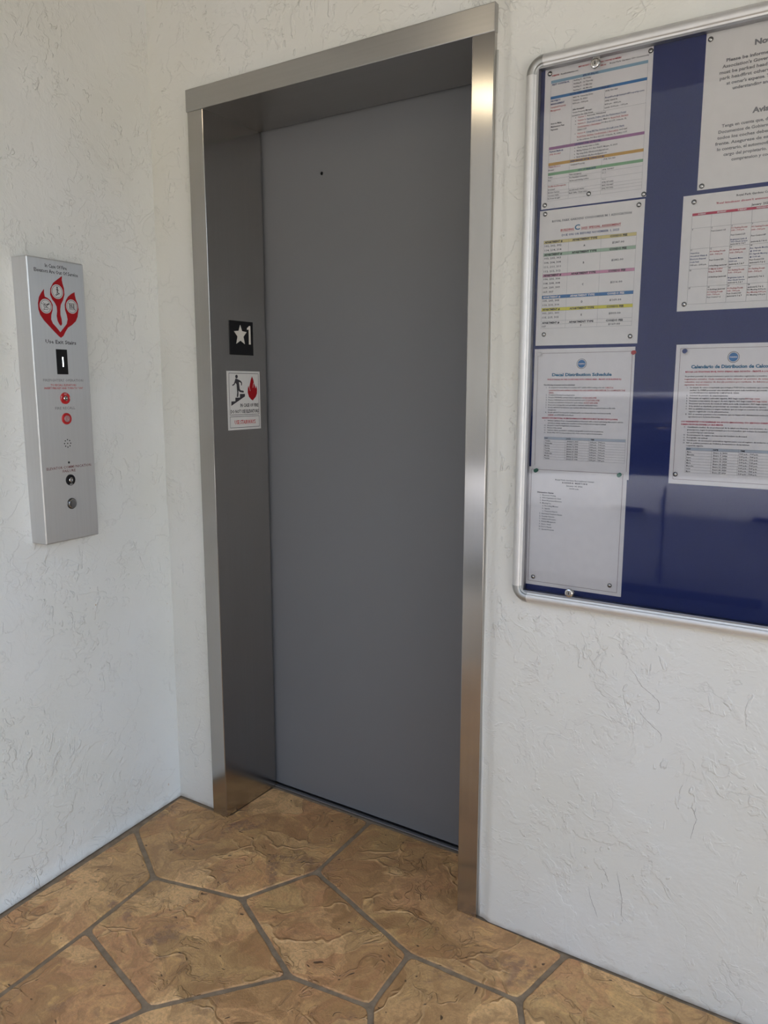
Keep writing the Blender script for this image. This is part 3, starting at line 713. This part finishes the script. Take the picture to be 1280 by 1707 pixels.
for q, s_ in enumerate(['How to Make', 'Maintenance Fees', 'Payments']): pr.text(s_, .016, .1700 - q * .0060, .0032, bold=.02)
def opt(y, segs, bullet=True):
    x_ = .0745
    if bullet: pr.disc(.0700, y + .0012, .0008, 'k', n=8)
    for s_, k_, u_ in segs:
        w_ = len(s_) * .00196; pr.text(s_, x_, y, .0030, W=w_, k=k_)
        if u_: pr.line(x_, y - .0007, x_ + w_, y - .0007, k_, .0003)
        x_ += w_ + .0016
opt(.1735, [('Option 1.', 'r', 0), ('Automatic Withdrawal', 'k', 0)])
opt(.1672, [('Option 2.', 'r', 0), ('Payments Online with the Homeowner Portal', 'b', 1)])
opt(.1608, [('Option 3.', 'r', 0), ('Check and Coupon.', 'b', 1), ('Mail to', 'k', 0), ('Royal Park Gardens', 'r', 1)])
opt(.1546, [('Condominium 1 Association', 'r', 1), ('PO Box 621177, Orlando, FL', 'k', 0)], False)
opt(.1484, [('32862-1177', 'k', 0)], False)
opt(.1418, [('Option 4.', 'r', 0), ('Using Bill Pay Service through your Bank', 'b', 1)])
opt(.1352, [('Royal Park Gardens Condominium 1 Association', 'r', 1), ('and mail', 'k', 0)], False)
opt(.1288, [('to the address: PO Box 621177, Orlando, FL 32862-1177', 'k', 0)], False)
pr.text('Payment Methods', .015, .1142, .0032, k='b', bold=.02); pr.text('(954) 356-0427', .015, .1085, .0031, k='r')
for q, s_ in enumerate(['Check, money order or Zelle.', 'Mailing Address: P.O. Box 936677, Margate, FL 33093', 'Pay using Zelle: AlliedLaundry@gmail.com', 'Email Address: alliedlaundry@gmail.com']):
    pr.disc(.0705, .1150 - q * .0062, .0008, 'k', n=8); pr.text(s_, .0750, .1140 - q * .0062, .0030)
pr.text('Water, Flood or', .014, .0832, .0030, k='r'); pr.text('Elevator', .014, .0770, .0030); pr.text('Campbell Property', .062, .0815, .0031); pr.text('(954) 720-1460', .132, .0825, .0031)
for q, (a_, b_, c_) in enumerate([('Police', 'Non emergency', '(954) 764-4357'), ('Fire', 'For Resident comments', '3-1-1'), ('', 'Stolen and missing service', ''), ('Fire/Medical Emergencies', '', '9-1-1'), ('Deceased', '', '(954) 357-6402'), ('Elevator Service', 'Special needs shelter', '(800) 934-4687'), ('Comcast Cable', 'Basic cable, 1 hour video', '(800) 797-7092'), ('FL Power & Light', '', '')]):
    y_ = .0622 - q * .0062
    if a_: pr.text(a_, .0145, y_, .0030, k='r' if 'Med' in a_ else 'k')
    if b_: pr.text(b_, .0615, y_, .0030)
    if c_: pr.text(c_, .131, y_, .0030)
for y_ in (.0608, .0484, .0360, .0298, .0236, .0165): pr.line(.013, y_ - .0006 + .0, .2128, y_ - .0006, 'gr', .0003)
for x_, y0, y1 in ((.0135, .0160, .2515), (.2130, .0160, .2515), (.0600, .0160, .0872), (.0605, .0931, .2515), (.1290, .0160, .0872), (.1290, .178, .2200)): pr.line(x_, y0, x_, y1, 'gr', .0003)
pr.line(.0605, .1780, .2130, .1780, 'gr', .0003)
pr.build('print', t1)
# --- 2: assessment table
t2 = sheet(1.2287, 1.462, .2235, .2860, 'cream condominium assessment notice with yellow, green, pink and blue table bars', mat=M_PAPER2, rot=-.004)
pr = Print()
pr.text('ROYAL PARK GARDENS CONDOMINIUM 1 ASSOCIATION', .0285, .2600, .0045, W=.1695, k='gr', bold=.015)
pr.text('BUILDING', .0485, .2398, .0045, W=.029, k='r', bold=.015); pr.text('C', .0795, .2398, .0105, W=.0115, k='t', bold=.01, res=3)
pr.text('2025 SPECIAL ASSESSMENT', .0935, .2398, .0045, W=.0840, k='r', bold=.015)
pr.line(.0485, .2383, .0785, .2383, 'r', .0004); pr.line(.0935, .2383, .1775, .2383, 'r', .0004)
pr.text('DUE ON OR BEFORE NOVEMBER 1, 2025', .0515, .2293, .0045, W=.1230, k='b')
X0, XA, XB, X1 = .0115, .0670, .1370, .2100
rows = [(.2162, .2228, 'y', 'k', .1968, ['102, 202, 302', '114, 214, 314'], 'A', '$287.00'),
        (.1902, .1968, 'sg', 'k', .1527, ['103, 203, 303', '104, 204, 304', '111, 211, 311', '112, 212, 312'], 'B', '$282.00'),
        (.1465, .1527, 'pk', 'k', .1073, ['106, 206, 306', '108, 208, 308', '109, 209, 309', '107, 307'], 'C', '$216.00'),
        (.1005, .1073, 'mb', 'w', .0808, ['105, 205, 305', '110, 210, 310'], 'D', '$169.00'),
        (.0740, .0808, 'yy', 'k', .0530, ['101, 201, 301', '115, 215, 315'], 'E', '$303.00'),
        (.0455, .0530, None, 'k', .0370, ['107'], 'F', '$169.00')]
for y0, y1, kc, tk, yb, ap, ty, fee in rows:
    if kc: pr.rect(X0, y0, X1, y1, kc)
    pr.text('APARTMENT #', X0 + .002, y0 + .0015, .0040, W=.0400, k=tk, bold=.03)
    pr.text('APARTMENT TYPE', (XA + XB) / 2, y0 + .0015, .0040, W=.0540, al='c', k=tk, bold=.03)
    pr.text('CONDO FEE', (XB + X1) / 2, y0 + .0015, .0040, W=.0360, al='c', k=tk, bold=.03)
    for q, s_ in enumerate(ap): pr.text(s_, X0 + .0025, y0 - .0062 - q * .0091, .0040, k='k', W=.0375 * len(s_) / 13)
    pr.text(ty, (XA + XB) / 2, (y0 + yb) / 2 - .0022, .0042, al='c', bold=.01); pr.text(fee, (XB + X1) / 2, (y0 + yb) / 2 - .0018, .0040, W=.0250, al='c')
    for y_ in (y0, y1): pr.line(X0, y_, X1, y_, 'gr', .00035)
pr.line(X0, .0370, X1, .0370, 'gr', .00035)
for x_ in (X0, XA, XB, X1): pr.line(x_, .0370, x_, .2228, 'gr', .0003)
pr.build('print', t2)
# --- 3 and 7: decal schedules (English, Spanish)
def round_seal(pr, cx, cy):
    pr.disc(cx, cy, .0110, 'lg', .0005); pr.ring(cx, cy, .0098, .0110, 'gr', .0007); pr.ring(cx, cy, .0085, .0098, 'w', .0007); pr.disc(cx, cy, .0084, 'mb', .0008)
    pr.text('PARKING', cx, cy - .0012, .0026, W=.0135, al='c', k='w', z=.0010, bold=.02)
def para(pr, x, y, s_, W=None, k='k', h=.0027, bold=0.0, u=False):
    w_ = W or len(s_) * .00170
    pr.text(s_, x, y, h, W=w_, k=k, bold=bold)
    if u: pr.line(x, y - .0006, x + w_, y - .0006, k, .00025)
    return x + w_ + .0014
t3 = sheet(1.2275, 1.1745, .2215, .2800, 'English decal distribution schedule with blue heading and round blue seal, left column', dy=.0)
pr = Print(); bx0, bx1 = .0085, .2160
pr.line(bx0, .2705, bx1, .2705, 'br', .0006); pr.line(bx0, .0205, bx0, .2705, 'br', .0006); pr.line(bx1, .0120, bx1, .2705, 'br', .0006)
round_seal(pr, .1085, .2465)
pr.text('Decal Distribution Schedule', .0425, .2205, .0064, W=.1325, k='t', bold=.03, res=2)
pr.text('PICKUP DECALS IN THE COURTYARD PATIO SPRING AREA - FRONT OF BUILDINGS E-J', .0325, .2118, .0030, W=.1630, k='cr', bold=.02)
para(pr, .0240, .2000, 'The following documents must be submitted:', bold=.02)
yl = .1945
def item(n_, y_, segs):
    pr.text('%d.' % n_, .0300, y_, .0026); x_ = .0360
    for s_, k_, u_ in segs: x_ = para(pr, x_, y_, s_, k=k_, u=u_)
item(1, .1943, [('A completed Census Entry is a resident', 'k', 0), ('NOT LANDLORDS residing in the unit.', 'k', 0), ('IS MUST be', 'r', 1)])
para(pr, .0360, .1886, 'completed by each resident residing in the unit. LANDLORDS REFUSE TO COMPLETE THE', W=.1690, k='r', u=True)
para(pr, .0360, .1830, 'CENSUS.', k='r', u=True)
for q, segs in enumerate([[('Completed Parking Decal Application', 'k', 0)], [('Present ORIGINAL current vehicle registration', 'k', 0), ('DO NOT HAVE COPIES', 'r', 1)],
     [('Present ORIGINAL proof of current insurance card.', 'k', 0), ('DO NOT HAVE COPIES', 'r', 1)], [('Present an Individual a license for each owner.', 'k', 0), ('DO NOT HAVE COPIES', 'r', 1)],
     [('If you are renting this unit, provide a current residential lease.', 'k', 0)], [('Decals will NOT be issued to any resident who does not have a current lease on file with', 'k', 0)]]):
    item(q + 2, .1780 - q * .0055, segs)
para(pr, .0360, .1450, 'management.'); item(8, .1395, [('Decals will NOT be issued for residents and/or co-owners who have not been properly', 'k', 0)])
x_ = para(pr, .0360, .1340, 'SCREENED', k='r', u=True); para(pr, x_, .1340, 'and APPROVED by the Board.')
pr.text('RESIDENTS WITH EMOTIONAL OR SERVICE ANIMALS DOCUMENTATION MUST PROVIDE THE FOLLOWING:', .0225, .1268, .0028, W=.1700, k='cr', bold=.02)
for q, s_ in enumerate(['Written validation from a licensed medical professional, with a raised seal stating that need to service', 'and whose animal, stating your need for a service animal and not support animal.', 'Broward County Pet Registration documentation.', 'Photos of the animal', 'Current rabies vaccination certificate along with record of its vaccinations.', 'Decals WILL NOT be issued without ALL of the current required documentation.']):
    para(pr, .0360, .1212 - q * .0053, s_, W=min(.168, len(s_) * .00165))
    if q != 1: pr.text('%d.' % (9 + q - (q > 1)), .0285, .1212 - q * .0053, .0026)
def sched(pr, x0, xa, xb, x1, yt, rh, head, days, dates, tm, yb):
    pr.rect(x0, yt - rh, x1, yt, 'lg')
    for x_, s_ in zip((x0 + .0015, xa + .0025, xb + .0035), head): pr.text(s_, x_, yt - rh + .0014, .0029, bold=.02)
    for q, (d_, e_) in enumerate(zip(days, dates)):
        y_ = yt - rh * (q + 2) + .0014
        pr.text(d_, x0 + .0020, y_, .0028); pr.text(e_, xa + .0035, y_, .0028, W=.0260); pr.text(tm, xb + .0020, y_, .0028, W=.0340)
    for q in range(10): pr.line(x0, yt - rh * q, x1, yt - rh * q, 'gr', .0003)
    for x_ in (x0, xa, xb, x1): pr.line(x_, yt - rh * 9, x_, yt, 'gr', .0003)
sched(pr, .0290, .0785, .1320, .2110, .0860, .00560, ('DAY', 'DATE', 'TIME'), ['Tuesday', 'Wednesday', 'Monday', 'Tuesday', 'Tuesday', 'Wednesday', 'Monday', 'Tuesday'],
      ['January 6, 2026', 'January 7, 2026', 'January 12, 2026', 'January 13, 2026', 'January 20, 2026', 'January 21, 2026', 'January 26, 2026', 'January 27, 2026'], '5:00 p.m. - 7:00 p.m.', 0)
pr.build('print', t3)
t7 = sheet(1.5310, 1.1735, .2160, .2825, 'Spanish decal distribution schedule with blue heading and seal, lower right notice')
pr = Print(); bx0, bx1 = .0085, .2075
for a_ in ((bx0, .2745, bx1, .2745), (bx0, .0095, bx0, .2745), (bx1, .0095, bx1, .2745), (bx0, .0095, bx1, .0095)): pr.line(*a_, k='br', t=.0006)
round_seal(pr, .1085, .2560)
pr.text('Calendario de Distribucion de Calcomanias', .0310, .2352, .0064, W=.1660, k='t', bold=.03, res=2)
pr.text('RECOJA LAS PEGATINAS EN EL PATIO SPRING AREA DE PATIO - FRENTE A LOS EDIFICIOS E-J', .0205, .2268, .0030, W=.1780, k='cr', bold=.02)
for q, (s_, k_) in enumerate([('Se podran permitir de estacionamiento para los vehiculos registrados a nombre de residentes', 'k'), ('registrados actuales. Cada residente debe obtener un permiso de estacionamiento', 'r'), ('vehiculos, con un maximo de dos (2) permisos por residente. Se deberan presentar los', 'r'), ('siguientes documentos:', 'r')]):
    para(pr, .0200, .2180 - q * .0056, s_, W=.177 if q < 3 else .047, k=k_)
ES = ['La tarjeta de censo completada que incluya a TODOS los residentes que residan en la', 'unidad. Se DEBE presentar una identificacion para cada residente que resida en ella.', 'LOS PROPIETARIOS NO RESIDENTES COMPLETAN EL CENSO.', 'Solicitud de permiso de estacionamiento', 'Presentar el registro vehicular vigente. NO haga copias.', 'Presente comprobante de seguro de auto vigente. NO haga copias.', 'Presentar una licencia de conducir valida para cada conductor. NO haga copias.',
      'Si la unidad es alquilada, proporcionar un contrato de arrendamiento vigente.', 'NO se emitiran permisos a ningun residente que no tenga un contrato de arrendamiento', 'vigente registrado con la administracion.', 'NO se emitiran permisos a los residentes que no hayan sido debidamente evaluados y', 'aprobados por la Junta Directiva.']
nn = 0
for q, s_ in enumerate(ES):
    y_ = .1957 - q * .00533
    if q in (0, 3, 4, 5, 6, 7, 8, 10): nn += 1; pr.text('%d.' % nn, .0255, y_, .0026)
    w_ = min(.160, len(s_) * .00185); para(pr, .0315, y_, s_, W=w_)
    if 'NO haga' in s_: para(pr, .0315 + w_, y_, 'NO haga copias', W=.026, k='r')
for q, s_ in enumerate(['LOS RESIDENTES CON ANIMALES DE APOYO EMOCIONAL Y/O SERVICIO DEBEN ADEMAS', 'DEBEN PROPORCIONAR LO SIGUIENTE:']): pr.text(s_, .0185, .1272 - q * .0056, .0028, W=.180 if q == 0 else .080, k='cr', bold=.02)
for q, s_ in enumerate(['Certificado medico de un profesional de la salud con licencia, con el motivo de su', 'prescripcion, segun lo proporcionado por la red medica, que indique la necesidad de', 'su servicio/apoyo emocional.', 'Documentacion de registro de mascotas del Condado de Broward.', 'Fotografia del animal.', 'Certificado de vacunacion antirrabica vigente junto con el registro de todas las vacunas', 'NO se emitiran permisos sin TODA la documentacion de las mismas.', 'requerida vigente.']):
    y_ = .1162 - q * .00535
    if q in (0, 3, 4, 5, 6): pr.text('%d.' % (9 + (0, 0, 0, 1, 2, 3, 4)[q]), .0245, y_, .0026)
    para(pr, .0310, y_, s_, W=min(.165, len(s_) * .00185))
sched(pr, .0312, .0805, .1300, .2000, .0758, .00570, ('DAY', 'DATE', 'TIME'), ['Marte', 'Miercoles', 'Lunes', 'Marte', 'Marte', 'Miercoles', 'Lunes', 'Marte'],
      ['Enero 6, 2026', 'Enero 7, 2026', 'Enero 12, 2026', 'Enero 13, 2026', 'Enero 20, 2026', 'Enero 21, 2026', 'Enero 26, 2026', 'Enero 27, 2026'], '5:00 p.m. - 7:00 p.m.', 0)
pr.build('print', t7)
# --- 4: agenda, overlapping the schedule above it
t4 = sheet(1.2212, .9158, .2245, .2760, 'agenda meeting notice with a short numbered list, mostly blank, lowest in the left column', dy=.0011)
pr = Print()
for a_ in ((.0082, .2700, .2158, .2712), (.0080, .0088, .0082, .2700), (.2158, .2712, .2150, .0082), (.2150, .0082, .0080, .0088)): pr.line(*a_, k='br', t=.0007)
pr.text('Royal Park Gardens Recreational Center', .110, .2480, .0031, W=.0890, al='c'); pr.text('A G E N D A   M E E T I N G', .110, .2422, .0031, W=.0575, al='c', bold=.03)
pr.text('January 14, 2026', .110, .2358, .0031, W=.0370, al='c'); pr.text('10:00 a.m.', .110, .2298, .0031, W=.0215, al='c')
pr.text('Discussion Items', .0240, .2168, .0031, W=.0385, bold=.03)
AG = ['1.  Electronic Voting', '2.  HPG Organizational Chart', '3.  Board Residents Elevators', '4.  Meeting Fee', '      a.  Recording Minutes', '      b.  Agenda', '      c.  Treasurer Report', '5.  Automated Telephone System', '6.  Security Cameras', '7.  Clubhouse/Pressure', '8.  Website Management', '9.  Stucco Grade', '10. Pool 2 Heater', '11. Special Projects']
for q, s_ in enumerate(AG):
    ind = len(s_) - len(s_.lstrip()); s2 = s_.strip()
    pr.text(s2, .0305 + ind * .0011, .2110 - q * .00608, .0029, W=len(s2) * .00178)
pr.build('print', t4)
# --- 5: parking notice
t5 = sheet(1.5520, 1.7500, .2160, .2855, 'white parking notice in large bold English and Spanish print, upper right of the blue board', mat=M_PAPER2)
pr = Print(); cx = .108
pr.text('Notice', cx, .2440, .0094, W=.0450, al='c', k='gr', bold=.03, res=3)
for q, s_ in enumerate(['Please be informed that as per the', "Association's Governing Documents all", 'must be parked head in. Please ensure to', 'park headfirst otherwise may be towed', "at owner's expense. Thank you for your", 'understanding and cooperation.']):
    y_ = .2246 - q * .01015; hw = (.0697, .0763, .0805, .0795, .0670, .0555)[q]
    pr.text(s_, cx, y_, .0058, W=hw * 2, al='c', k='gr', bold=.015, res=2)
pr.text('Aviso', cx, .1262, .0094, W=.0370, al='c', k='gr', bold=.03, res=3)
for q, s_ in enumerate(['Tenga en cuenta que, de acuerdo con los', 'Documentos de Gobierno de la Asociacion,', 'todos los coches deben estacionarse de', 'frente. Asegurese de estacionarlo asi. De', 'lo contrario, el automovil sera remolcado a', 'cargo del propietario. Gracias por su', 'comprension y cooperacion.']):
    y_ = .1090 - q * .01040; hw = (.0703, .0757, .0770, .0802, .0760, .0640, .0493)[q]
    pr.text(s_, cx, y_, .0056, W=hw * 2, al='c', k='gr', bold=.012, res=2)
pr.build('print', t5)
# --- 6: calendar
t6 = sheet(1.5275, 1.5215, .2800, .2205, 'landscape calendar sheet with a crimson weekday bar and red and black entries', mat=M_PAPER2, dy=.0006)
pr = Print()
pr.text('Royal Park Gardens Condominium 1', .1400, .2090, .0038, W=.0860, al='c')
pr.text("'Real kindness doesn't announce itself, it simply acts'", .1400, .1985, .0038, W=.158, al='c', k='cr', slant=.2)
pr.text('January  2026', .1400, .1885, .0042, W=.0310, al='c')
x0 = .0188; cw_ = .0359; pr.rect(x0, .1812, x0 + cw_ * 7, .1860, 'cr')
for q, s_ in enumerate(['SUNDAY', 'MONDAY', 'TUESDAY', 'WEDNESDAY', 'THURSDAY', 'FRIDAY', 'SATURDAY']): pr.text(s_, x0 + cw_ * (q + .5), .1823, .0028, al='c', k='w', bold=.02)
RY = [.1812, .1576, .1185, .0800, .0462, .0130]
for y_ in RY: pr.line(x0, y_, x0 + cw_ * 7, y_, 'gr', .00035)
for q in range(8): pr.line(x0 + cw_ * q, .0130, x0 + cw_ * q, .1812, 'gr', .00035)
CAL = {(0, 1): ['4'], (1, 1): ['5', 'kPest Control 1-E'], (2, 1): ['6', 'rP/1 Parking Decals', 'r5:00 - 7:00 p.m.', '', 'kPest Control 2/3', '', 'bBrightview Lawn &', 'bWet Check Service', 'kJanitorial 4, 5 & 7'],
       (3, 1): ['7', 'rP/1 Parking Decals', 'r5:00 - 7:00 p.m.', '', 'kPest Control 4/F', '', 'kJanitorial E, F & G'], (4, 1): ['8', 'rP/1 Parking Decals'],
       (0, 2): ['11', 'bHazardous', 'bHousehold Waste &', 'bElectronic Disposal', 'bSouth Park', 'k9:00 a.m. - 2:00 p.m.'],
       (1, 2): ['12', 'rP/1 Parking Decals', 'r5:00 - 7:00 p.m.', '', 'kPest Control 2/3', '', 'k14 Buildings Janitorial'], (2, 2): ['13', 'rP/1 Parking Decals', 'r5:00 - 7:00 p.m.', '', 'bTamarisk Mutes', 'b10:00 a.m.', 'kJanitorial 4, 5 & 7'],
       (3, 2): ['14', 'bRec. Agenda Meeting', 'b@ 10:00 am', 'bP/1 Agenda Meeting', 'b@ 11:00 am', 'kPest Control 5/6', 'kJanitorial E, F & G'],
       (0, 3): ['18'], (1, 3): ['r19 Martin Luther', 'rKing, Jr. Holiday', '', 'k14 Buildings Janitorial'], (2, 3): ['20', 'rP/1 Parking Decals', 'r5:00 - 7:00 p.m.', '', 'bBrightview Lawn &', 'bWet Check Service', 'kJanitorial 4, 5 & 7'],
       (3, 3): ['21', 'rP/1 Parking Decals', 'r5:00 - 7:00 p.m.', '', 'kJanitorial E, F & G'], (0, 4): ['25'], (1, 4): ['26', 'k14 Buildings Janitorial', 'rP/1 Parking Decals', 'r5:00 - 7:00 p.m.', 'kPest Control 1-J'],
       (2, 4): ['27', 'rP/1 Parking Decals', 'r5:00 - 7:00 p.m.', 'kPest Control 2/6', 'kJanitorial 4, 5 & 7'], (3, 4): ['28', 'kJanitorial E, F & G', 'kP/3 Meeting 4:00 p.m.', 'rRec Meeting 5:00 p.m.', 'kP/1 Meeting 6:00 p.m.']}
for (cx_, ry_), L_ in CAL.items():
    lh = (RY[ry_] - RY[ry_ + 1] - .001) / max(6.6, len(L_))
    for q, s_ in enumerate(L_):
        if not s_: continue
        k_ = s_[0] if s_[0] in 'krb' else 'k'; s2 = s_[1:] if s_[0] in 'krb' else s_
        pr.text(s2, x0 + cw_ * cx_ + .0012, RY[ry_] - .0034 - q * lh, .0029, k=k_, maxw=.0335)
pr.build('print', t6)

# ------------------------------------------------------------------ thumbtacks and push pins
M_TACK = plain('nickel_tack', (.55, .53, .50), .16, 1.0)
def tack(x, z, label, dy=0.0):
    t = obj('thumbtack', *lathe([(.0050, .0), (.0052, .0006), (.0046, .0018), (.0032, .0028), (.0016, .0033), (.0004, .0034)], 20), M_TACK, mw=F_BOARD(x, z, PY - .0006 - dy))
    for p in t.data.polygons: p.use_smooth = True
    tag(t, label, 'thumbtack', 'silver thumbtacks holding the notices'); return t
def pushpin(x, z, mat, label, dy=0.0):
    t = obj('push_pin', *lathe([(.0040, 0), (.0042, .0010), (.0024, .0018), (.0021, .0050), (.0040, .0064), (.0045, .0076), (.0044, .0088), (.0034, .0094)], 20), mat, mw=F_BOARD(x, z, PY - .0006 - dy) @ Matrix.Rotation(.12, 4, 'X'))
    tag(t, label, 'push pin', 'plastic push pins'); return t
WH = {'contact': 'the coloured-bar contact notice', 'assess': 'the cream assessment notice', 'agenda': 'the agenda notice', 'park': 'the large-print parking notice', 'cal': 'the calendar sheet', 'span': 'the Spanish decal schedule'}
for x_, z_, s_ in [(1.2425, 2.0225, 'silver thumbtack in the top left corner of ' + WH['contact']), (1.4495, 2.0235, 'silver thumbtack in the top right corner of ' + WH['contact']),
                   (1.4500, 1.7560, 'silver thumbtack in the bottom right corner of ' + WH['contact']), (1.2405, 1.7590, 'silver thumbtack in the bottom left corner of ' + WH['contact']),
                   (1.3365, 1.7710, 'silver thumbtack at the bottom middle of ' + WH['contact']), (1.2420, 1.7405, 'silver thumbtack in the top left corner of ' + WH['assess']),
                   (1.4415, 1.7365, 'silver thumbtack in the top right corner of ' + WH['assess']), (1.4370, 1.4760, 'silver thumbtack in the bottom right corner of ' + WH['assess']),
                   (1.2480, 1.4860, 'silver thumbtack in the bottom left corner of ' + WH['assess']), (1.5600, 2.0200, 'silver thumbtack in the top left corner of ' + WH['park']),
                   (1.5605, 1.7570, 'silver thumbtack in the bottom left corner of ' + WH['park']), (1.5480, 1.7290, 'silver thumbtack in the top left corner of ' + WH['cal']),
                   (1.5410, 1.5350, 'silver thumbtack in the bottom left corner of ' + WH['cal']), (1.5440, 1.1930, 'silver thumbtack in the bottom left corner of ' + WH['span'])]:
    tack(x_, z_, s_)
tack(1.2415, .9345, 'silver thumbtack in the bottom left corner of ' + WH['agenda'], .0011); tack(1.4200, .9385, 'silver thumbtack in the bottom right corner of ' + WH['agenda'], .0011)
M_PG = plain('green_plastic', (.02, .17, .10), .3); M_PR = plain('red_plastic', (.55, .03, .04), .3); M_PWH = plain('white_plastic', (.75, .72, .70), .3); M_PB = plain('blue_plastic', (.02, .05, .22), .3)
pushpin(1.2420, 1.1845, M_PG, 'green push pin in the top left corner of the agenda notice', .0011); pushpin(1.4305, 1.1855, M_PG, 'green push pin in the top right corner of the agenda notice', .0011)
pushpin(1.2420, 1.4440, M_PWH, 'white push pin in the top left corner of the English decal schedule'); pushpin(1.4475, 1.4430, M_PR, 'red push pin in the top right corner of the English decal schedule')
pushpin(1.5490, 1.4435, M_PB, 'blue push pin in the top left corner of the Spanish decal schedule')

# ------------------------------------------------------------------ ceiling lamp of the landing (above the frame)
lp = thing('ceiling_lamp', 'round warm drum lamp on the landing ceiling, out of frame', 'lamp', Matrix.Translation((.27, -1.84, CEIL)))
obj('lamp_base', *lathe([(.10, -.02), (.10, 0)], 32), M_ALU, lp)
obj('lamp_shade', *lathe([(.092, -.02), (.088, -.05), (.06, -.07), (.02, -.076)][::-1], 32), plain('lamp_glass', (.9, .85, .7), .5, emit=((1, .84, .58), 4.2)), lp, smooth=True)

# ------------------------------------------------------------------ silver car parked before the landing (it shows faintly in the clear cover)
M_CAR = plain('silver_car_paint', (.42, .43, .46), .30); M_GLASSD = plain('tinted_glass', (.02, .022, .025), .06); M_TYRE = plain('tyre_rubber', (.02, .02, .02), .8)
car = thing('parked_car', 'silver parked car faintly mirrored in the lower blue part of the notice board', 'car', Matrix.Translation((.4, -3.25, -.12)))
# cross-section (depth from the near side, height) swept along the length with a side profile
def hull(name, stations, mat):
    V, Fc = [], []; n = len(stations[0])
    for st in stations: V += st
    for i in range(len(stations) - 1):
        for k in range(n): Fc.append((i * n + k, i * n + (k + 1) % n, (i + 1) * n + (k + 1) % n, (i + 1) * n + k))
    Fc += [tuple(range(n)), tuple(range(len(V) - 1, len(V) - 1 - n, -1))]
    bm = bmesh.new(); vv = [bm.verts.new(v) for v in V]
    for f_ in Fc: bm.faces.new([vv[i] for i in f_])
    return from_bm(name, bm, mat, car, smooth=True)
LEN = [(-2.2, .52, .74, .10), (-2.05, .30, .80, .03), (-1.6, .22, .86, 0), (-.9, .20, .90, 0), (0, .20, .93, 0), (.9, .20, .95, 0), (1.6, .22, .98, 0), (2.0, .32, .96, .03), (2.15, .50, .86, .10)]
sts = []
for x_, zb, zt, d_ in LEN:
    sec_ = [(.10, zb), (.02, zb + .06), (.0, zb + (zt - zb) * .35), (.015, zb + (zt - zb) * .7), (.06, zt - .03), (.14, zt)]
    sts.append([(x_, -(a + d_), z_) for a, z_ in sec_] + [(x_, -(1.78 - a - d_), z_) for a, z_ in reversed(sec_)])
hull('body', sts, M_CAR)
sts = []
for x_, zt, a in [(-1.25, .93, .16), (-.55, 1.34, .30), (0, 1.42, .32), (.8, 1.43, .32), (1.5, 1.28, .30), (1.95, .97, .18)]:
    sts.append([(x_, -.12, .90), (x_, -a, zt - .04), (x_, -a - .10, zt), (x_, -1.68 + a, zt), (x_, -1.78 + a, zt - .04), (x_, -1.66, .90)])
hull('cabin', sts, M_GLASSD)
obj('roof', *prism([(-.45, -.42), (1.45, -.42), (1.45, -1.36), (-.45, -1.36)], 1.40, 1.45), M_CAR, car, bevel=.02)
for x_ in (-1.35, 1.35):
    for y_ in (-.02, -1.56):
        o = obj('wheel', *lathe([(.30, 0), (.33, .03), (.33, .17), (.30, .20)], 32), M_TYRE, car, smooth=True); o.matrix_local = frame((x_, y_ - .2, .33), (1, 0, 0), (0, 0, 1), (0, -1, 0)) @ Matrix.Translation((0, 0, -.2))
        h = obj('hubcap', *lathe([(.20, .19), (.18, .215), (.05, .225)][::1], 20), M_ALU, o)
for x_ in (-.62, .42, 1.2): obj('door_gap', *box(x_ - .004, x_ + .004, -.03, .004, .28, .88), M_DARK, car)
for x_ in (.20, 1.02): obj('door_handle', *box(x_ - .10, x_ + .10, -.02, .030, .72, .745), M_BLACK, car, bevel=.008)
obj('sill_trim', *box(-1.0, 1.0, -.06, .004, .20, .25), M_BLACK, car, bevel=.01)
# unseen tall dark slab, added to keep bright sky out of the reflections
M_BLOCKER = plain('blocker_grey', (.09, .095, .095), .85)
bl = thing('unseen_sky_blocker', 'unseen tall grey slab, added across the drive to block sky reflections', 'light blocker', Matrix.Translation((-2, -15, -.12)))
obj('blocker_slab', *box(-18, 18, -.3, 0, 0, 7.4), M_BLOCKER, bl)
obj('blocker_cap', *box(-18.1, 18.1, -.38, .08, 7.4, 7.55), M_BLOCKER, bl)
